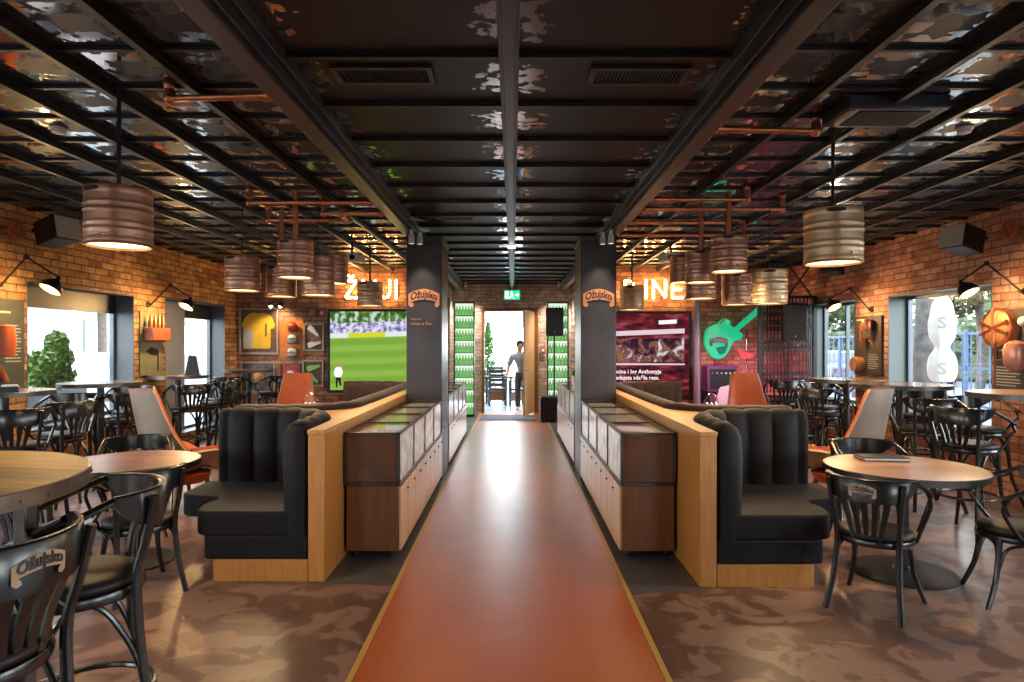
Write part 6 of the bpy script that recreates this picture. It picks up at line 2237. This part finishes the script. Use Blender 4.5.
M['car_dark'] = plain('dark_car_paint', (0.05, 0.07, 0.09), 0.25, 0.2, coat=0.6)
M['car_white'] = plain('white_car_paint', (0.7, 0.7, 0.7), 0.25, 0.0, coat=0.6)
M['car_red'] = plain('red_car_paint', (0.45, 0.04, 0.04), 0.25, 0.0, coat=0.6)
car('dark car parked in the street, seen through the second right window', 12.6, 24.4, R(75), M['car_dark'])
car('red car parked in the street, seen through the large right window', 17.5, 27.5, R(70), M['car_red'])
car('white car parked in the street, seen through the large left window', -12.5, 18.2, R(95), M['car_white'])

# right side: blue fence, trees, closed white parasol
o = thing('blue_fence', 'blue bar fence across the terrace outside the right windows', 'fence', (9.2, 12.0, -0.02))
for k in range(15):
    y_ = -7.0 + k * 1.0
    MB().box(-0.03, 0.03, y_ - 0.03, y_ + 0.03, 0, 1.95).build('post', M['fence_blue'], o)
for z in (0.4, 1.15, 1.85):
    MB().box(-0.02, 0.02, -7.0, 7.0, z, z + 0.05).build('rail', M['fence_blue'], o)
sl = MB()
for k in range(56):
    y_ = -6.9 + k * 0.25
    sl.box(-0.01, 0.01, y_ - 0.01, y_ + 0.01, 0.2, 1.85)
sl.build('fence_bars', M['fence_blue'], o)
trees = [(13.5, 15.5, 4.2, 'leaf_light'), (16.8, 20.0, 4.6, 'leaf_dark'), (10.9, 20.3, 4.4, 'leaf_light'), (17.5, 24.0, 5.0, 'leaf_light'), (14.5, 12.0, 4.3, 'leaf_dark')]
tl_ = ['light green street tree right of the closed parasol, beyond the fence', 'dark green street tree second from the window beyond the blue fence', 'light green street tree seen through the second right window', 'tall light green street tree farthest along the right street', 'dark green street tree nearest beyond the blue fence']
for i, (x, y, h, mt) in enumerate(trees):
    shrub('street_tree', tl_[i], 'tree', x, y, [(0, 0, h, 1.7, 1.7, 1.3), (0.9, 1.0, h - 0.9, 1.2, 1.2, .9), (-1, -1.0, h - 1.0, 1.2, 1.2, .9), (-0.2, 0.9, h - 1.7, 1.0, 1.0, .6)], 2400, 0.15, mt,
          (smooth_path([(0, 0, 0), (0.1, 0, 1.2), (0, 0.1, h - 0.6)], 4), 0.16), 20 + i, group='street trees')
o = thing('hedge', 'tall dark hedge along the far side of the right street', 'hedge', (21.0, 28.0, -0.02))
leaf_mass(5200, [(0, -16 + 2.0 * k, 1.5 + 0.5 * (k % 3), 1.3, 1.6, 1.6) for k in range(17)], 0.26, 51).build('foliage', M['leaf_light'], o, fix=False)
MB().box(-0.5, 0.5, -17, 17, 0, 2.6).build('inner_growth', M['leaf_dark'], o, bevel=0.2)
o = thing('tree_trunk', 'thick pale trunk of a terrace tree behind the large right window', 'tree', (7.15, 11.05, -0.02))
MB().tube(smooth_path([(0, 0, 0), (0.02, 0, 1.0), (0.1, 0, 2.4), (0.15, 0, 4.2)], 4), 0.26, 18).build('trunk', plain('pale_bark', (0.10, 0.092, 0.085), 0.9, noise=0.4, nscale=8, bump=0.6, bscale=18), o)
leaf_mass(1400, [(0.1, 0, 4.7, 1.6, 1.6, 0.8), (0.9, 0.8, 4.3, 1, 1, .6)], 0.14, 31).build('foliage', M['leaf_dark'], o, fix=False)
o = thing('closed_parasol', 'closed white parasol tied at the waist outside the large right window', 'parasol', (5.98, 8.92, -0.02))
prof = [(0.03, 1.12), (0.13, 1.14), (0.165, 1.28), (0.15, 1.46), (0.085, 1.60), (0.14, 1.74), (0.155, 1.92), (0.13, 2.10), (0.10, 2.24), (0.02, 2.36)]
pp = MB().lathe([(p_.x, p_.z) for p_ in smooth_path([(r_, 0, z_) for r_, z_ in prof], 4)], 40)
pp.v = [(x * (1 + 0.10 * math.cos(8 * math.atan2(y, x))), y * (1 + 0.10 * math.cos(8 * math.atan2(y, x))), z) for x, y, z in pp.v]
pp.build('canopy', M['canvas'], o, angle=60)
MB().tube([(0, 0, 0), (0, 0, 2.45)], 0.022, 12).build('pole', M['grey_metal'], o)
MB().lathe([(0, 0), (0.3, 0), (0.3, 0.05), (0.05, 0.08), (0, 0.08)], 24).build('foot', M['grey_metal'], o)
cv = o.children[0]
M['grey_print'] = plain('grey_print', (0.35, 0.36, 0.36), 0.7)
for zz in (1.93, 1.30):
    text_mb('S', 0.22, 0.004, bold=0.006).build('printed_letter', M['grey_print'], cv, loc=(-0.100, -0.148, zz), rot=(0, 0, R(-34)))

# ------------------------------------------------------------------ person at the doorway
M['skin'] = plain('skin', (0.42, 0.24, 0.17), 0.5)
M['grey_cloth'] = plain('grey_shirt', (0.17, 0.19, 0.22), 0.8)
M['dark_cloth'] = plain('dark_trousers', (0.03, 0.035, 0.045), 0.8)
M['hair'] = plain('dark_hair', (0.025, 0.018, 0.015), 0.6)


def skinned(name, pts, edges, radii, mat, parent, root_i=0, levels=2):
    me = bpy.data.meshes.new(name)
    me.from_pydata(pts, edges, [])
    me.materials.append(mat)
    o_ = bpy.data.objects.new(name, me)
    COL.objects.link(o_)
    o_.parent = parent
    sk = o_.modifiers.new('skin', 'SKIN')
    sk.use_smooth_shade = True
    lay = me.skin_vertices[0] if me.skin_vertices else None
    if lay is None:
        bm = bmesh.new()
        bm.from_mesh(me)
        bm.verts.layers.skin.verify()
        bm.to_mesh(me)
        bm.free()
        lay = me.skin_vertices[0]
    for i, r_ in enumerate(radii):
        rr = r_ if isinstance(r_, tuple) else (r_, r_)
        lay.data[i].radius = rr
        lay.data[i].use_root = (i == root_i)
    sb = o_.modifiers.new('smooth', 'SUBSURF')
    sb.levels = levels
    sb.render_levels = levels
    return o_


per = thing('person', 'person in a grey shirt leaning over a chair in the far doorway', 'person', (0.215, 15.85, 0.0), 0.0)
J = [(0.02, 0, 0.90), (0.01, 0, 1.05), (-0.03, 0, 1.22), (-0.06, 0, 1.36), (-0.05, -0.01, 1.45), (-0.045, -0.02, 1.52), (-0.045, -0.03, 1.60), (-0.045, -0.03, 1.68),   # 0-7 spine, neck, head
     (0.13, 0, 1.36), (0.25, 0.03, 1.15), (0.14, -0.14, 0.99), (0.10, -0.18, 0.96),      # 8-11 right arm, hand at the hip
     (-0.24, 0, 1.34), (-0.33, -0.03, 1.10), (-0.36, -0.16, 0.92), (-0.37, -0.21, 0.90),   # 12-15 left arm reaching to the chair
     (0.11, 0, 0.86), (0.12, -0.02, 0.48), (0.13, 0.03, 0.08), (0.14, -0.12, 0.03),
     (-0.08, 0, 0.86), (-0.10, -0.04, 0.48), (-0.10, 0.02, 0.08), (-0.11, -0.13, 0.03)]
E = [(0, 1), (1, 2), (2, 3), (3, 4), (4, 5), (5, 6), (6, 7), (3, 8), (8, 9), (9, 10), (10, 11), (3, 12), (12, 13), (13, 14), (14, 15), (0, 16), (16, 17), (17, 18), (18, 19), (0, 20), (20, 21), (21, 22), (22, 23)]
RD = [(.14, .11), (.135, .10), (.15, .11), (.15, .105), (.06, .06), (.065, .07), (.085, .095), (.06, .065), .065, .047, .036, .03, .065, .047, .036, .03, .09, .062, .042, .04, .09, .062, .042, .04]
body = skinned('body', J, E, RD, M['skin'], per)
# clothes: slightly wider shells of the same pose
skinned('shirt', [J[i] for i in (0, 1, 2, 3, 8, 9, 12, 13)] + [(-0.055, -0.005, 1.435)], [(0, 1), (1, 2), (2, 3), (3, 4), (4, 5), (3, 6), (6, 7), (3, 8)],
        [(.160, .130), (.155, .12), (.170, .13), (.168, .125), .085, .062, .085, .062, (.085, .085)], M['grey_cloth'], per)
skinned('trousers', [J[i] for i in (0, 16, 17, 18, 20, 21, 22)], [(0, 1), (1, 2), (2, 3), (0, 4), (4, 5), (5, 6)],
        [(.15, .12), .10, .074, .06, .10, .074, .06], M['dark_cloth'], per)
hr = MB().sphere((-0.045, -0.01, 1.645), 0.108, 20, 14, (0.92, 1.05, 0.98))
hr.v = [(x, y if y > -0.07 else -0.07 + (y + 0.07) * 0.2, z) for x, y, z in hr.v]
hr.build('hair', M['hair'], per)
fc = MB()
fc.sphere((-0.045, -0.130, 1.595), 0.018, 8, 6, (0.8, 1, 1.5))
fc.build('nose', M['skin'], per)
MB().sphere((-0.08, -0.115, 1.62), 0.011, 8, 6).build('eye', M['hair'], per)
MB().sphere((-0.01, -0.115, 1.62), 0.011, 8, 6).build('eye', M['hair'], per)
for hx, hy, hz, dx in ((0.10, -0.18, 0.96, -1), (-0.37, -0.21, 0.90, -1)):
    for k in range(4):
        a = Vector((hx - 0.018 + 0.014 * k, hy - 0.01, hz - 0.01))
        MB().tube(smooth_path([a, a + Vector((dx * 0.01, -0.035, -0.02)), a + Vector((dx * 0.012, -0.045, -0.05 - 0.005 * (k in (1, 2)))), ], 3), [0.009] * 6 + [0.007], 8).build('finger', M['skin'], per)
    a = Vector((hx - 0.03, hy + 0.005, hz - 0.005))
    MB().tube([a, a + Vector((-0.02, -0.02, -0.02)), a + Vector((-0.025, -0.045, -0.03))], [0.011, 0.010, 0.008], 8).build('thumb', M['skin'], per)
for c in cols:
    c['kind'] = 'structure'
